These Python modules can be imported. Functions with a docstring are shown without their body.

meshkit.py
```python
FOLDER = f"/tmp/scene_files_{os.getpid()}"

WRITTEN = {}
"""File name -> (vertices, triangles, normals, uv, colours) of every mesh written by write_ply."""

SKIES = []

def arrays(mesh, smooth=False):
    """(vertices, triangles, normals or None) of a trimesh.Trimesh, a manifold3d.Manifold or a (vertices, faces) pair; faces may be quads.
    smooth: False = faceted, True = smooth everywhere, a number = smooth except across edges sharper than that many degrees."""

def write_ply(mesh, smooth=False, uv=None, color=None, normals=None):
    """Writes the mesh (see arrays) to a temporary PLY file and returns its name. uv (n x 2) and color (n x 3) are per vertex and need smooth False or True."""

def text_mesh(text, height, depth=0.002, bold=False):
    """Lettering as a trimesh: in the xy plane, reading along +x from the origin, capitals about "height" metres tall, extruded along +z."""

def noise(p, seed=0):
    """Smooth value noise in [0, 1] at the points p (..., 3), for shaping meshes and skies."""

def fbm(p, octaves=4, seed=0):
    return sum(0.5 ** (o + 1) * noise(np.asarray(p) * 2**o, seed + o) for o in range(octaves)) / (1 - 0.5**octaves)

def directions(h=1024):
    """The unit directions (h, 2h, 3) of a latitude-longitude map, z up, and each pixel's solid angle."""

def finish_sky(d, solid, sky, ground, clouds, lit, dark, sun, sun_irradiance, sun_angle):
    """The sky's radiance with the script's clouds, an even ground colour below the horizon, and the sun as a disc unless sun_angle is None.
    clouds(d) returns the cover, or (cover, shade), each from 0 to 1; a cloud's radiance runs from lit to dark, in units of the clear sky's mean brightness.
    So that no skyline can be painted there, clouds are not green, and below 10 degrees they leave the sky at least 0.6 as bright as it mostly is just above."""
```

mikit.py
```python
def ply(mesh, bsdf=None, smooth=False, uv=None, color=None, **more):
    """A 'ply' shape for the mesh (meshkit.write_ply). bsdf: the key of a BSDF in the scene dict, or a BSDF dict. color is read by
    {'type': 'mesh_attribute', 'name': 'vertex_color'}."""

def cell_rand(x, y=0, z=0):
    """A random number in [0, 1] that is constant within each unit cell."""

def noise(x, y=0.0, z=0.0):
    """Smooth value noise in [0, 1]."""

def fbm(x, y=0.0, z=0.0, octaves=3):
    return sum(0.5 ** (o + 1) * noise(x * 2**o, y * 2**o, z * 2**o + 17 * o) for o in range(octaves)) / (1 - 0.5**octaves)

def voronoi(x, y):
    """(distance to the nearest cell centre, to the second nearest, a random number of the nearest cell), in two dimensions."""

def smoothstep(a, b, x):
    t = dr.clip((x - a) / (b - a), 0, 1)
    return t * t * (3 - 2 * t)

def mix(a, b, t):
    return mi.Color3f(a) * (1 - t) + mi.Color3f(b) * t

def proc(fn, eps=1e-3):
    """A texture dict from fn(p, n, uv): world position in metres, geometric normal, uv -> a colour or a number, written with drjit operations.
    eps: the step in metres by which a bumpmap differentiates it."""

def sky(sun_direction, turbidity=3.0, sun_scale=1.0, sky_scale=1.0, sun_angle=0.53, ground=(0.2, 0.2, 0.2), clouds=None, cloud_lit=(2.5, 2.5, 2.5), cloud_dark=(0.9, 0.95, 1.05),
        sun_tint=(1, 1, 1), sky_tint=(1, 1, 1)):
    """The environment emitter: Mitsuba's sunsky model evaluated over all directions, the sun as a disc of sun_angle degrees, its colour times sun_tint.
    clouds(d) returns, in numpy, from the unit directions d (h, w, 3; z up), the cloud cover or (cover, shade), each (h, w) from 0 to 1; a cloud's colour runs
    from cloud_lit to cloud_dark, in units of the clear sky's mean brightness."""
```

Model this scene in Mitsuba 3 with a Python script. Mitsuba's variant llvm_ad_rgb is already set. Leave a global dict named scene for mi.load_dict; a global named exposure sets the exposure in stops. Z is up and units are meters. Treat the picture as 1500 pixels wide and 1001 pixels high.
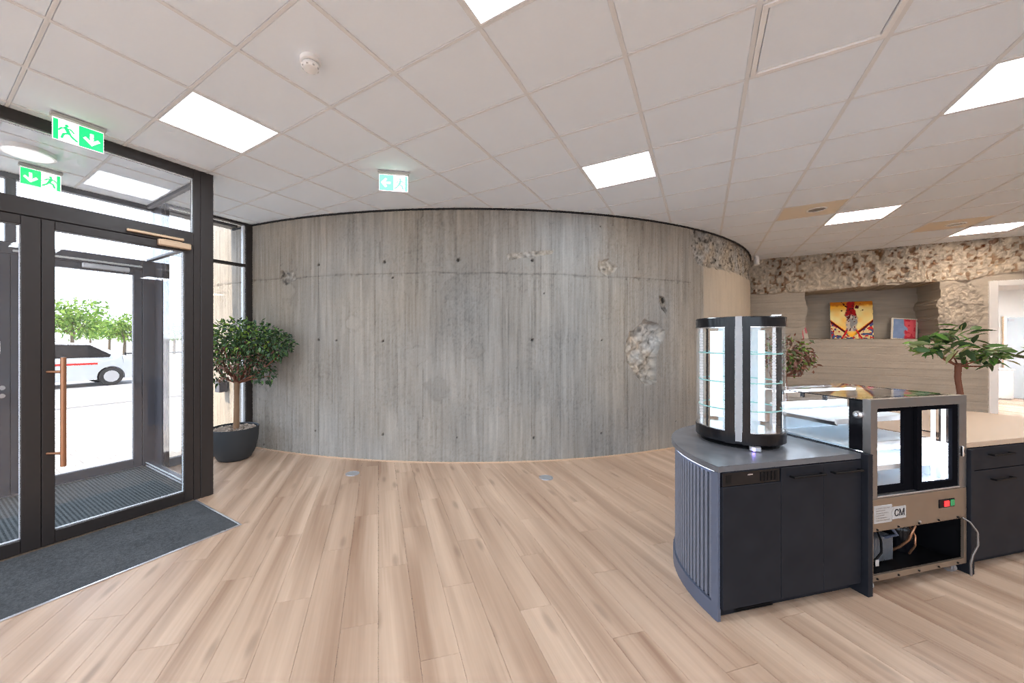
import math, random
import numpy as np, trimesh, drjit as dr, mitsuba as mi
from shapely.geometry import Polygon, Point, LineString, box as sbox
from shapely.ops import unary_union
from shapely import affinity
import mikit, meshkit
from mikit import proc, noise, fbm, cell_rand, smoothstep, mix, voronoi

T = mi.ScalarTransform4f
PI = math.pi
random.seed(7)
rng = np.random.default_rng(7)
scene, labels = {}, {}

# ------------------------------------------------------------------ camera, sky, exposure
F_PX, CX, CY, H = 533.0, 691.9, 496.4, 1.588
ZC = 3.255                                   # ceiling height
scene['camera'] = {
    'type': 'perspective', 'fov': math.degrees(2 * math.atan(750 / F_PX)), 'fov_axis': 'x', 'near_clip': 0.05, 'far_clip': 500.0,
    'principal_point_offset_x': (750 - CX) / 1500, 'principal_point_offset_y': (500.5 - CY) / 1001,
    'to_world': T().look_at(origin=[0, 0, H], target=[0, 1, H], up=[0, 0, 1])}
exposure = 0.56
_c, _s = math.cos(-0.5641), math.sin(-0.5641)
_sa, _sb = -0.03, -0.75                      # the sun stands along the street, from behind the left shoulder
SUN = np.array([_sa * _c - _sb * _s, _sa * _s + _sb * _c, 1.0])
def cloud_cover(d):
    n = meshkit.fbm(d * np.array([2.2, 2.2, 4.0]) + 3.0, 4, 5)
    return np.clip(.62 + 1.3 * (n - .45), 0, 1), np.clip(.9 * (n - .35), 0, 1)
scene['sky'] = mikit.sky(SUN, turbidity=3.5, sun_scale=3.5, sky_scale=12.0, ground=(0.3, 0.3, 0.3), clouds=cloud_cover, cloud_lit=(1.75, 1.95, 2.15), cloud_dark=(1.05, 1.15, 1.3))
LAMP = (11.6, 12.9, 14.1)                      # radiance of the ceiling panels
LAMP_WARM = (18.0, 14.6, 11.4)                 # the panels over the back of the room

# ------------------------------------------------------------------ frames
YAW = -0.5641
def frame(ox, oy, ang, oz=0.0):
    m = np.eye(4); c, s = math.cos(ang), math.sin(ang)
    m[:2, :2] = [[c, -s], [s, c]]; m[:3, 3] = [ox, oy, oz]
    return m
W = np.eye(4)
G = frame(0, 0, YAW)                         # the room's grid: a along G x, b along G y
CA = math.radians(12.9)
C = frame(1.367, 2.036, CA)                  # the counter: x along its front, y to its customer side
DA = math.radians(36.2)
D = frame(1.869, 2.554, -DA)                 # round display: x to the right, y away from the staff side
def gp(a, b):
    return np.array([a * G[0, 0] + b * G[0, 1], a * G[1, 0] + b * G[1, 1]])
def tile_ab(i, j):
    return (i - 1.615) * 0.625, (j + 2.671) * 0.625
TC, TR = np.array([-0.107, 12.035]), 7.394    # the concrete tower

# ------------------------------------------------------------------ entries
used = {}
def num(k):
    n = used.get(k, -1) + 1; used[k] = n
    return k if n == 0 else f'{k}_{n:03d}'
def tag(k, label=None, cat=None, group=None, kind=None):
    d = {n: v for n, v in (('label', label), ('category', cat), ('group', group), ('kind', kind)) if v}
    if d: labels[k] = {**labels.get(k, {}), **d}
    return k
def thing(name, label=None, cat=None, group=None, kind=None):
    return tag(num(name), label, cat, group, kind)
def moved(mesh, m):
    if isinstance(mesh, (list, tuple)): mesh = cat(*mesh)
    if m is W: return mesh
    mesh = mesh.copy(); mesh.apply_transform(m)
    return mesh
def part(parent, name, mesh, mat, fr=W, smooth=False, label=None, kind=None, emit=None, color=None, **more):
    k = num(parent + '__' + name if parent else name)
    e = {}
    if emit is not None:
        e['emitter'] = {'type': 'area', 'radiance': {'type': 'rgb', 'value': list(emit)}, 'sampling_weight': more.pop('weight', 1.0)}
    scene[k] = mikit.ply(moved(mesh, fr), mat, smooth=smooth, color=color, **e, **more)
    tag(k, label, None, None, kind)
    return k
def one(name, mesh, mat, fr, label, catg, group=None, kind=None, **more):
    k = part('', name, mesh, mat, fr, **more)
    return tag(k, label, catg, group, kind)
def share(parent, name, ply, m):
    k = num(parent + '__' + name)
    scene[k] = {**ply, 'to_world': T(m.tolist())}
    return k

# ------------------------------------------------------------------ shapes
def cat(*ms):
    out = []
    for m in ms: out += list(m) if isinstance(m, (list, tuple)) else [m]
    return trimesh.util.concatenate(out)
def bx(x0, x1, y0, y1, z0, z1, c=0.0):
    if c <= 0:
        m = trimesh.creation.box((x1 - x0, y1 - y0, z1 - z0)); m.apply_translation([(x0 + x1) / 2, (y0 + y1) / 2, (z0 + z1) / 2])
        return m
    c = min(c, (x1 - x0) / 2.2, (y1 - y0) / 2.2, (z1 - z0) / 2.2)
    p = []
    for x, sx in ((x0, 1), (x1, -1)):
        for y, sy in ((y0, 1), (y1, -1)):
            for z, sz in ((z0, 1), (z1, -1)):
                p += [[x + sx * c, y + sy * c, z], [x + sx * c, y, z + sz * c], [x, y + sy * c, z + sz * c]]
    return trimesh.convex.convex_hull(np.array(p))
def cyl(p0, p1, r, n=20, r1=None):
    p0, p1 = np.array(p0, float), np.array(p1, float)
    return tube([p0, p1], [r, r if r1 is None else r1], n)
def tube(path, r, n=10):
    path = np.array(path, float); r = np.broadcast_to(np.asarray(r, float), (len(path),))
    t = np.gradient(path, axis=0); t /= np.linalg.norm(t, axis=1, keepdims=True)
    up = np.array([0, 0, 1.0]) if abs(t[0, 2]) < 0.9 else np.array([1.0, 0, 0])
    rings = []
    for k in range(len(path)):
        u = np.cross(t[k], up); u /= np.linalg.norm(u); v = np.cross(t[k], u); up = -v if abs(np.dot(up, v)) and np.dot(up, -v) > 0 else v
        a = np.arange(n) * 2 * PI / n
        rings.append(path[k] + r[k] * (np.cos(a)[:, None] * u + np.sin(a)[:, None] * v))
    V = np.vstack(rings + [path[:1], path[-1:]]); f = []
    m = len(path)
    for k in range(m - 1):
        for i in range(n):
            j = (i + 1) % n
            f += [[k * n + i, k * n + j, (k + 1) * n + j], [k * n + i, (k + 1) * n + j, (k + 1) * n + i]]
    for i in range(n):
        j = (i + 1) % n
        f += [[m * n, j, i], [m * n + 1, (m - 1) * n + i, (m - 1) * n + j]]
    me = trimesh.Trimesh(V, f, process=False); me.fix_normals()
    return me
def lathe(profile, n=48):
    return trimesh.creation.revolve(np.array(profile, float), sections=n)
def ext(poly, z0, z1):
    geoms = getattr(poly, 'geoms', [poly]); out = []
    for g in geoms:
        if g.area < 1e-9: continue
        m = trimesh.creation.extrude_polygon(g, z1 - z0, engine='earcut'); m.apply_translation([0, 0, z0]); out.append(m)
    return cat(*out)
def sheet(p):
    p = np.array(p, float)
    return trimesh.Trimesh(p, [[0, 1, 2], [0, 2, 3]], process=False)
def sector(r0, r1, t0, t1, n=24):
    t = np.linspace(t0, t1, n)
    return Polygon(np.vstack([np.c_[r1 * np.sin(t), -r1 * np.cos(t)], np.c_[r0 * np.sin(t[::-1]), -r0 * np.cos(t[::-1])]]))
def arc_sheet(r, t0, t1, z0, z1, n=24):
    t = np.linspace(t0, t1, n); a = np.c_[r * np.sin(t), -r * np.cos(t)]
    V = np.vstack([np.c_[a, np.full(n, z0)], np.c_[a, np.full(n, z1)]]); i = np.arange(n - 1)
    return trimesh.Trimesh(V, np.vstack([np.c_[i, i + 1, i + 1 + n], np.c_[i, i + 1 + n, i + n]]), process=False)
def turn(mesh, axis, ang, about=(0, 0, 0)):
    mesh = mesh.copy(); mesh.apply_transform(trimesh.transformations.rotation_matrix(ang, axis, about)); return mesh
def shift(mesh, v):
    mesh = mesh.copy(); mesh.apply_translation(v); return mesh

# ------------------------------------------------------------------ materials
def lin(r, g, b):
    x = np.array([r, g, b]) / 255.0
    return [float(v) for v in np.where(x <= 0.04045, x / 12.92, ((x + 0.055) / 1.055) ** 2.4)]
def rgb(v): return {'type': 'rgb', 'value': list(v)}
def mat(k, base, rough=0.5, metallic=0.0, spec=0.5, **more):
    base = rgb(base) if isinstance(base, (list, tuple)) else base
    scene[k] = {'type': 'twosided', 'bsdf': {'type': 'principled', 'base_color': base, 'roughness': rough, 'metallic': metallic, 'specular': spec, **more}}
def diff(k, base):
    base = rgb(base) if isinstance(base, (list, tuple)) else base
    scene[k] = {'type': 'twosided', 'bsdf': {'type': 'diffuse', 'reflectance': base}}

PLANK_A = math.radians(104.5)
PW, PL = 0.20, 1.30
_pc, _ps = math.cos(PLANK_A), math.sin(PLANK_A)
def wood_fn(p, n, uv):
    al = p.x * _pc + p.y * _ps
    ac = p.x * _ps - p.y * _pc
    row = dr.floor(ac / PW)
    off = row * 0.618 - dr.floor(row * 0.618)
    idx = dr.floor(al / PL + off)
    rnd = cell_rand(row, idx, 3)
    z = rnd * 37.0
    warp = noise(al * 1.1, ac * 3.0, z) * 0.10
    band = .72 * noise((ac + warp) * 11.0, al * 0.6, 3) + .28 * noise((ac + warp) * 17.0, al * .9, z)
    fine = fbm((ac + 0.4 * warp) * 90.0, al * 2.4, z, 3)
    streak = smoothstep(0.52, 0.85, noise((ac + warp) * 24.0, al * 1.3 + 9, z))
    ka, _, kr = voronoi(ac * 5.0 + rnd * 11, al * 1.25)
    knot = smoothstep(0.16, 0.03, ka) * smoothstep(0.55, 0.75, kr)
    t = dr.clip(-0.10 + 0.95 * band + 0.26 * (fine - 0.5) + 0.18 * streak + 0.05 * (rnd - 0.5), 0, 1)
    c = mix(lin(206, 180, 157), lin(146, 114, 92), t)
    return mix(c, lin(112, 86, 70), knot * 0.35)
scene['mat_wood'] = {'type': 'twosided', 'bsdf': {'type': 'principled', 'base_color': proc(wood_fn), 'roughness': 0.42, 'specular': 0.45}}
def tile_fn(p, n, uv):
    return mix([.79, .857, .93], [.815, .882, .955], noise(p.x * 420, p.y * 420) * .6 + noise(p.x * 130, p.y * 130) * .4)
diff('mat_tile', proc(tile_fn))
diff('mat_tile_cream', [.78, .70, .58])
diff('mat_rail', [.74, .75, .76])
mat('mat_frame', lin(44, 39, 38), .42)
mat('mat_frame_outer', lin(82, 84, 92), .45)
mat('mat_bead', lin(205, 210, 215), .35)
scene['mat_pane'] = {'type': 'thindielectric', 'int_ior': 1.5}
diff('mat_concrete', {'type': 'mesh_attribute', 'name': 'vertex_color'})
def mat_fn(p, n, uv):
    s = noise(p.x * 160, p.y * 160) * .5 + noise(p.x * 60, p.y * 60) * .3 + noise(p.x * 9, p.y * 9) * .2
    return mix([.045, .049, .053], [.125, .132, .14], s)
diff('mat_carpet', proc(mat_fn))
def rib_fn(p, n, uv):
    b = p.x * float(G[0, 1]) + p.y * float(G[1, 1])
    r = smoothstep(.25, .75, dr.abs((b / .028 - dr.floor(b / .028)) * 2 - 1))
    s = noise(p.x * 120, p.y * 120)
    return mix([.05, .06, .065], [.17, .19, .20], r * .6 + s * .4)
diff('mat_ribbed', proc(rib_fn))
def lam_fn(p, n, uv):
    s = fbm(p.x * 7, p.y * 7, p.z * 7, 4)
    return mix([.010, .011, .0155], [.018, .0195, .025], s)
mat('mat_laminate', proc(lam_fn), .55, 0, .15)
mat('mat_slat', lin(104, 108, 120), .45)
mat('mat_edge', lin(84, 91, 108), .42)
def top_fn(p, n, uv):
    s = fbm(p.x * 9, p.y * 9, p.z * 9, 4)
    return mix([.075, .078, .088], [.15, .153, .165], s)
mat('mat_worktop', proc(top_fn), .30, 0, .5)
mat('mat_worktop_beige', lin(190, 166, 144), .42)
mat('mat_gloss', [.006, .006, .008], .16, 0, .35)
mat('mat_black', [.006, .006, .007], .42, 0, .14)
diff('mat_flat_black', [.007, .007, .009])
mat('mat_dark', [.004, .004, .005], .6)
mat('mat_chrome', [.82, .82, .83], .12, 1.0)
mat('mat_silver', [.62, .63, .66], .28, .8)
mat('mat_strip', [.36, .365, .385], .45, .4)
mat('mat_steel', [.30, .285, .275], .36, .85)
mat('mat_steel_warm', [.34, .27, .21], .40, .8)
mat('mat_copper', lin(176, 128, 98), .32, .75)
mat('mat_closer', lin(206, 178, 150), .35, .5)
mat('mat_white', [.82, .82, .82], .5)
diff('mat_wall_white', [.80, .80, .79])
diff('mat_liner', [.80, .86, .90])
mat('mat_grey_plate', [.42, .41, .40], .5)
mat('mat_pot', lin(52, 56, 60), .55)
mat('mat_socket', [.52, .54, .57], .3, .6)
mat('mat_bark', lin(150, 122, 98), .8, 0, .2)
mat('mat_bark_red', lin(122, 82, 66), .8, 0, .2)
diff('mat_pebble', {'type': 'mesh_attribute', 'name': 'vertex_color'})
scene['mat_leaf'] = {'type': 'twosided', 'bsdf': {'type': 'principled', 'base_color': {'type': 'mesh_attribute', 'name': 'vertex_color'}, 'roughness': .42, 'specular': .45}}
scene['mat_leaf_thin'] = {'type': 'principledthin', 'base_color': {'type': 'mesh_attribute', 'name': 'vertex_color'}, 'roughness': .5, 'diff_trans': .7}
mat('mat_red', [.65, .03, .02], .35)
mat('mat_green', [.02, .30, .10], .35)
mat('mat_ink', [.02, .02, .025], .6)
mat('mat_shelf_edge', [.30, .62, .60], .2)
def asphalt_fn(p, n, uv):
    return mix([.34, .34, .345], [.42, .42, .422], noise(p.x * 3, p.y * 3) * .5 + noise(p.x * 40, p.y * 40) * .5)
diff('mat_asphalt', proc(asphalt_fn))
diff('mat_paver', [.50, .50, .51])
diff('mat_paver_dark', [.44, .44, .45])
diff('mat_joint', [.25, .25, .25])
mat('mat_car', lin(205, 208, 212), .35, .2)
mat('mat_tyre', [.02, .02, .02], .7)

# ------------------------------------------------------------------ floor, planks
thing('floor', 'pale oak plank floor', None, kind='structure')
part('floor', 'subfloor', bx(-5.64, 10.6, -4.2, 16.2, -.05, -.006), 'mat_dark', G, kind='structure')
part('floor', 'subfloor', bx(-5.94, -5.64, -.6, 1.76, -.05, -.006), 'mat_dark', G, kind='structure')
def plank_frame(row, idx):
    al = (idx - ((row * 0.618) % 1.0)) * PL
    ac = row * PW
    m = np.eye(4); m[:2, 0] = [_pc, _ps]; m[:2, 1] = [_ps, -_pc]; m[2, 2] = -1
    m[:2, 3] = np.array([_pc, _ps]) * al + np.array([_ps, -_pc]) * ac
    return m
plank_mesh = bx(.0006, PL - .0006, .0006, PW - .0006, 0, .006, .0008)
plank_ply = mikit.ply(plank_mesh, 'mat_wood')
def pix(x, y, z):
    return (CX + F_PX * x / y, CY - F_PX * (z - H) / y) if y > .05 else (9e9, 9e9)
rest = []
floor_area = Polygon([gp(*q) for q in ((-5.62, 1.70), (-5.62, 16.2), (10.5, 16.2), (10.5, -4.15), (-5.92, -4.15), (-5.92, -.50), (-4.23, -.50), (-4.23, 1.70))])
inside_wall = lambda x, y: math.hypot(x - TC[0], y - TC[1]) < TR - .35
for row in range(-50, 100):
    for idx in range(-12, 16):
        m = plank_frame(row, idx)
        ctr = m @ np.array([PL / 2, PW / 2, 0, 1])
        x, y = ctr[:2]
        ab = (np.linalg.inv(G) @ ctr)[:2]
        if all(math.hypot(*((m @ np.array([q, e, 0, 1]))[:2] - TC)) < TR - .02 for q in (0, PL) for e in (0, PW)) or ab[0] < -6.6 or ab[0] > 9.5 or ab[1] < -4.3 or ab[1] > 16.5: continue
        foot = Polygon([(m @ np.array([q, e, 0, 1]))[:2] for q, e in ((0, 0), (PL, 0), (PL, PW), (0, PW))])
        cut = foot.intersection(floor_area)
        if cut.area < .003: continue
        vis = False
        for q in np.linspace(0, PL, 7):
            for e in (0, PW):
                w = m @ np.array([q, e, 0, 1]); u, v = pix(w[0], w[1], 0)
                if -10 < u < 1510 and v < 1010 and w[1] > .3:
                    c2 = np.linalg.inv(C) @ w; g2 = (np.linalg.inv(G) @ w)[:2]
                    hid = (c2[1] > .0 and u > 1060 and c2[1] < 99 and (w[0] > 1.3)) or (g2[0] < -4.0 and g2[1] < 1.7) or inside_wall(w[0], w[1] - .3)
                    if not hid: vis = True
        if cut.area < foot.area - .001:
            me_ = ext(cut, -.006, 0)
            if vis: part('floor', 'plank', me_, 'mat_wood')
            else: rest.append(me_)
        elif vis: share('floor', 'plank', plank_ply, m)
        else: rest.append(shift(plank_mesh, [0, 0, 0]).apply_transform(m))
part('floor', 'planking', cat(*rest), 'mat_wood', kind='stuff')

# ------------------------------------------------------------------ ceiling: rails, tiles
thing('ceiling', 'white suspended tile ceiling', None, kind='structure')
part('ceiling', 'slab', bx(-5.88, 9.6, -4.2, 9.9, 3.285, 3.34), 'mat_wall_white', G)
lights = {(-4, -1): LAMP, (0, -1): LAMP, (0, 3): LAMP, (4, 3): LAMP, (4, 8): LAMP_WARM, (7, 11): LAMP_WARM, (-4, -5): LAMP, (0, -5): LAMP, (4, -1): LAMP, (8, 3): LAMP, (8, 7): LAMP_WARM, (4, -5): LAMP}
cream = {(3, 7), (6, 10)}
panel = (2, 1)
tower_ab = Point(*(np.linalg.inv(G) @ np.array([TC[0], TC[1], 0, 1]))[:2]).buffer(TR + .004, 256)
room_ab = sbox(-5.87, -4.0, 9.2, 9.75).difference(sbox(-5.9, 1.77, -5.60, 9))
tile_mesh = bx(.011, .614, .011, .614, 0, .02, .003)
tile_ply = mikit.ply(moved(tile_mesh, W), 'mat_tile'); tile_cream = mikit.ply(tile_mesh, 'mat_tile_cream')
others = []
for i in range(-8, 17):
    for j in range(-10, 13):
        if (i, j) in lights or (i, j) == panel: continue
        a, b = tile_ab(i, j)
        if not room_ab.intersects(sbox(a, b, a + .62, b + .62)): continue
        cell = sbox(a + .011, b + .011, a + .614, b + .614)
        clip = cell.intersection(room_ab).difference(tower_ab)
        if clip.area < .003: continue
        m = G @ frame(a, b, 0, ZC)
        vis = False
        for da in (0.05, .3, .58):
            for db in (.05, .3, .58):
                q = gp(a + da, b + db); u, v = pix(q[0], q[1], ZC)
                vis |= -5 < u < 1505 and -5 < v < 500
        if not vis:
            others.append(moved(ext(clip, ZC, ZC + .02), G)); continue
        if clip.area > cell.area - 1e-4: share('ceiling', 'tile', tile_cream if (i, j) in cream else tile_ply, m)
        else: part('ceiling', 'tile', ext(clip, ZC, ZC + .02), 'mat_tile', G)
part('ceiling', 'tiling', cat(*others), 'mat_tile', kind='stuff')
rails_in = room_ab.difference(tower_ab)
for i in range(-7, 17):
    a, _ = tile_ab(i, 0)
    if a < -5.85 or a > 9.1: continue
    g = sbox(a - .012, -4, a + .012, 9.75).intersection(rails_in)
    if g.area > 1e-4: part('ceiling', 'rail', ext(g, ZC - .004, ZC + .028), 'mat_rail', G)
for j in range(-7, 13):
    _, b = tile_ab(0, j)
    if b < -3.95 or b > 9.7: continue
    g = sbox(-5.87, b - .009, 9.2, b + .009).intersection(rails_in)
    if g.area > 1e-4: part('ceiling', 'rail', ext(g, ZC - .003, ZC + .028), 'mat_rail', G)
a, b = tile_ab(*panel)
hp = part('ceiling', 'hatch', bx(a + .045, a + .58, b + .045, b + .58, ZC - .001, ZC + .02, .004), 'mat_tile', G, label='access hatch with a white metal rim')
part(hp, 'rim', ext(sbox(a + .014, b + .014, a + .611, b + .611).difference(sbox(a + .04, b + .04, a + .585, b + .585)), ZC - .010, ZC + .012), 'mat_white', G)

LN = {(-4, -1): 'square ceiling light panel nearest the glass entrance doors', (0, -1): 'square ceiling light panel cut by the top edge of the picture',
      (0, 3): 'square ceiling light panel above the middle of the curved concrete wall', (4, 3): 'large square ceiling light panel cut by the right edge of the picture',
      (4, 8): 'square ceiling light panel beside the cream tile, above the golden painting', (7, 11): 'square ceiling light panel close to the rough concrete wall above the doorway'}
for (i, j), L in lights.items():
    a, b = tile_ab(i, j)
    t = thing('ceiling_light', LN.get((i, j), 'square ceiling light panel behind the camera'), 'ceiling light', None if (i, j) in LN else 'light panels behind the camera')
    part(t, 'frame', ext(sbox(a + .011, b + .011, a + .614, b + .614).difference(sbox(a + .022, b + .022, a + .603, b + .603)), ZC - .003, ZC + .02), 'mat_white', G)
    part(t, 'diffuser', sheet([[a + .021, b + .021, ZC], [a + .021, b + .604, ZC], [a + .604, b + .604, ZC], [a + .604, b + .021, ZC]]), 'mat_white', G, emit=L)

# ------------------------------------------------------------------ the round concrete wall
def sstep(a, b, x):
    t = np.clip((x - a) / (b - a), 0, 1); return t * t * (3 - 2 * t)
def hrand(k, seed=0):
    k = np.asarray(k, np.int64)
    h = (k * 374761393 + seed * 668265263) & 0xFFFFFFFF
    h = ((h ^ (h >> 13)) * 1274126177) & 0xFFFFFFFF
    return ((h ^ (h >> 16)) & 0xFFFFFF) / 16777215.0
def on_tower(u, v):
    """arc length and height of the wall point seen along a direction of the survey (u, v)"""
    d = np.array([(u - CX) / F_PX, 1.0]); A = d @ d; B = d @ TC; k = (B - math.sqrt(max(0.0, B * B - A * (TC @ TC - TR * TR)))) / A
    q = d * k - TC
    return TR * math.atan2(q[0], -q[1]), H + (CY - v) * k / F_PX
def board_lines(s, width, seed):
    """jittered vertical boards: index, distance to the nearer edge"""
    k = np.floor(s / width).astype(int)
    e = lambda n: (n + .55 * (hrand(n, seed) - .5)) * width
    k = np.where(s < e(k), k - 1, k); k = np.where(s >= e(k + 1), k + 1, k)
    return k, np.minimum(s - e(k), e(k + 1) - s)
S0, S1, ds, dz = -6.9, 6.8, .0112, .0135
ss = np.arange(S0, S1, ds); zz = np.append(np.arange(-.04, 3.30, dz), 3.30)
s, z = np.meshgrid(ss, zz)
P3 = lambda fs, fz, o=0: np.stack([s * fs + o, z * fz, np.zeros_like(s) + o], -1)
wob = (meshkit.noise(P3(.6, 1.1, 3)) - .5) * .02
k, edge = board_lines(s + wob, .085, 5)
hb = hrand(k, 11)
out = (hb - .5) * .0045                                     # each board's own height
seam = sstep(.007, .0, edge)
seam_on = sstep(.35, .65, hrand(k, 23) * .6 + meshkit.noise(P3(3, .7, 8)) * .5)
out -= seam * seam_on * .0035
streak = meshkit.fbm(P3(42, 2.2, 1), 3); fine = meshkit.fbm(P3(95, 60, 2), 2); cloud = meshkit.fbm(P3(1.1, .9, 5), 4); mid = meshkit.fbm(P3(9, 5, 7), 3)
out += (fine - .5) * .0022 + (streak - .5) * .002
tone = .315 + (hb - .5) * .04 + (streak - .5) * .15 + (cloud - .5) * .13 + (fine - .5) * .05 - seam * seam_on * .06
pock = sstep(.70, .80, meshkit.noise(P3(55, 42, 31)) * .72 + meshkit.noise(P3(2.0, 2.6, 33)) * .36)
out -= pock * .003; tone -= pock * .03
warm = np.clip(.62 + (meshkit.fbm(P3(.7, .5, 40), 3) - .5) * 2.2, 0, 1)
# long horizontal construction joint
zj = 2.43 + (meshkit.noise(P3(2.5, 0, 50)) - .5) * .02
sr = on_tower(1012, 410)[0]
jl = sstep(.012, .002, np.abs(z - zj)) * (s < sr) * (.55 + .45 * meshkit.noise(P3(14, 0, 51)))
out -= jl * .006; tone -= jl * .11
chip = sstep(.62, .8, meshkit.noise(P3(26, 30, 52))) * sstep(.045, .0, np.abs(z - zj + .012)) * (s < sr)
out -= chip * .007; tone -= chip * .06
# panel seams
for u0, w0, amp in ((466, .010, .12), (593, .008, .05), (1011, .008, .05), (560, .006, .05), (808, .008, .05)):
    q = sstep(w0, .001, np.abs(s - on_tower(u0, 500)[0] + (meshkit.noise(P3(.2, 3, u0)) - .5) * .008))
    out -= q * .004; tone -= q * amp
# tie holes
for (u0, v0, r) in ((466, 388, .017), (563, 384, .017), (671, 381, .018), (780, 381.5, .018), (883, 386, .016), (466, 498.5, .015), (561, 500, .013), (780, 498.5, .018), (882, 499, .010), (462, 632, .011), (561, 637, .013),
                    (669, 642, .009), (782, 642, .011), (881, 635, .012), (880, 332, .009), (990, 618, .008), (797, 430, .008), (911, 553, .006), (386, 652, .014), (492, 499, .012), (575, 407, .009)):
    sc, zc = on_tower(u0, v0)
    q = sstep(r * 1.15, r * .75, np.hypot(s - sc, z - zc))
    out -= q * .028; tone = tone * (1 - .75 * q)
# smoothed round repairs
for (u0, v0, r, dt) in ((610, 520, .13, .0), (691, 515, .12, -.03), (640, 571, .15, -.045), (422, 428, .14, .012), (385, 580, .10, .008), (520, 470, .11, .02), (660, 425, .14, -.03)):
    sc, zc = on_tower(u0, v0)
    rr = np.hypot(s - sc, z - zc) + (meshkit.fbm(P3(8, 8, u0), 3) - .5) * .16
    q = sstep(r, r - .02, rr); ring = sstep(.02, .004, np.abs(rr - r))
    out = out * (1 - .8 * q) - ring * .002; tone += q * (dt - (streak - .5) * .10 - (hb - .5) * .04) - ring * .028
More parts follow.
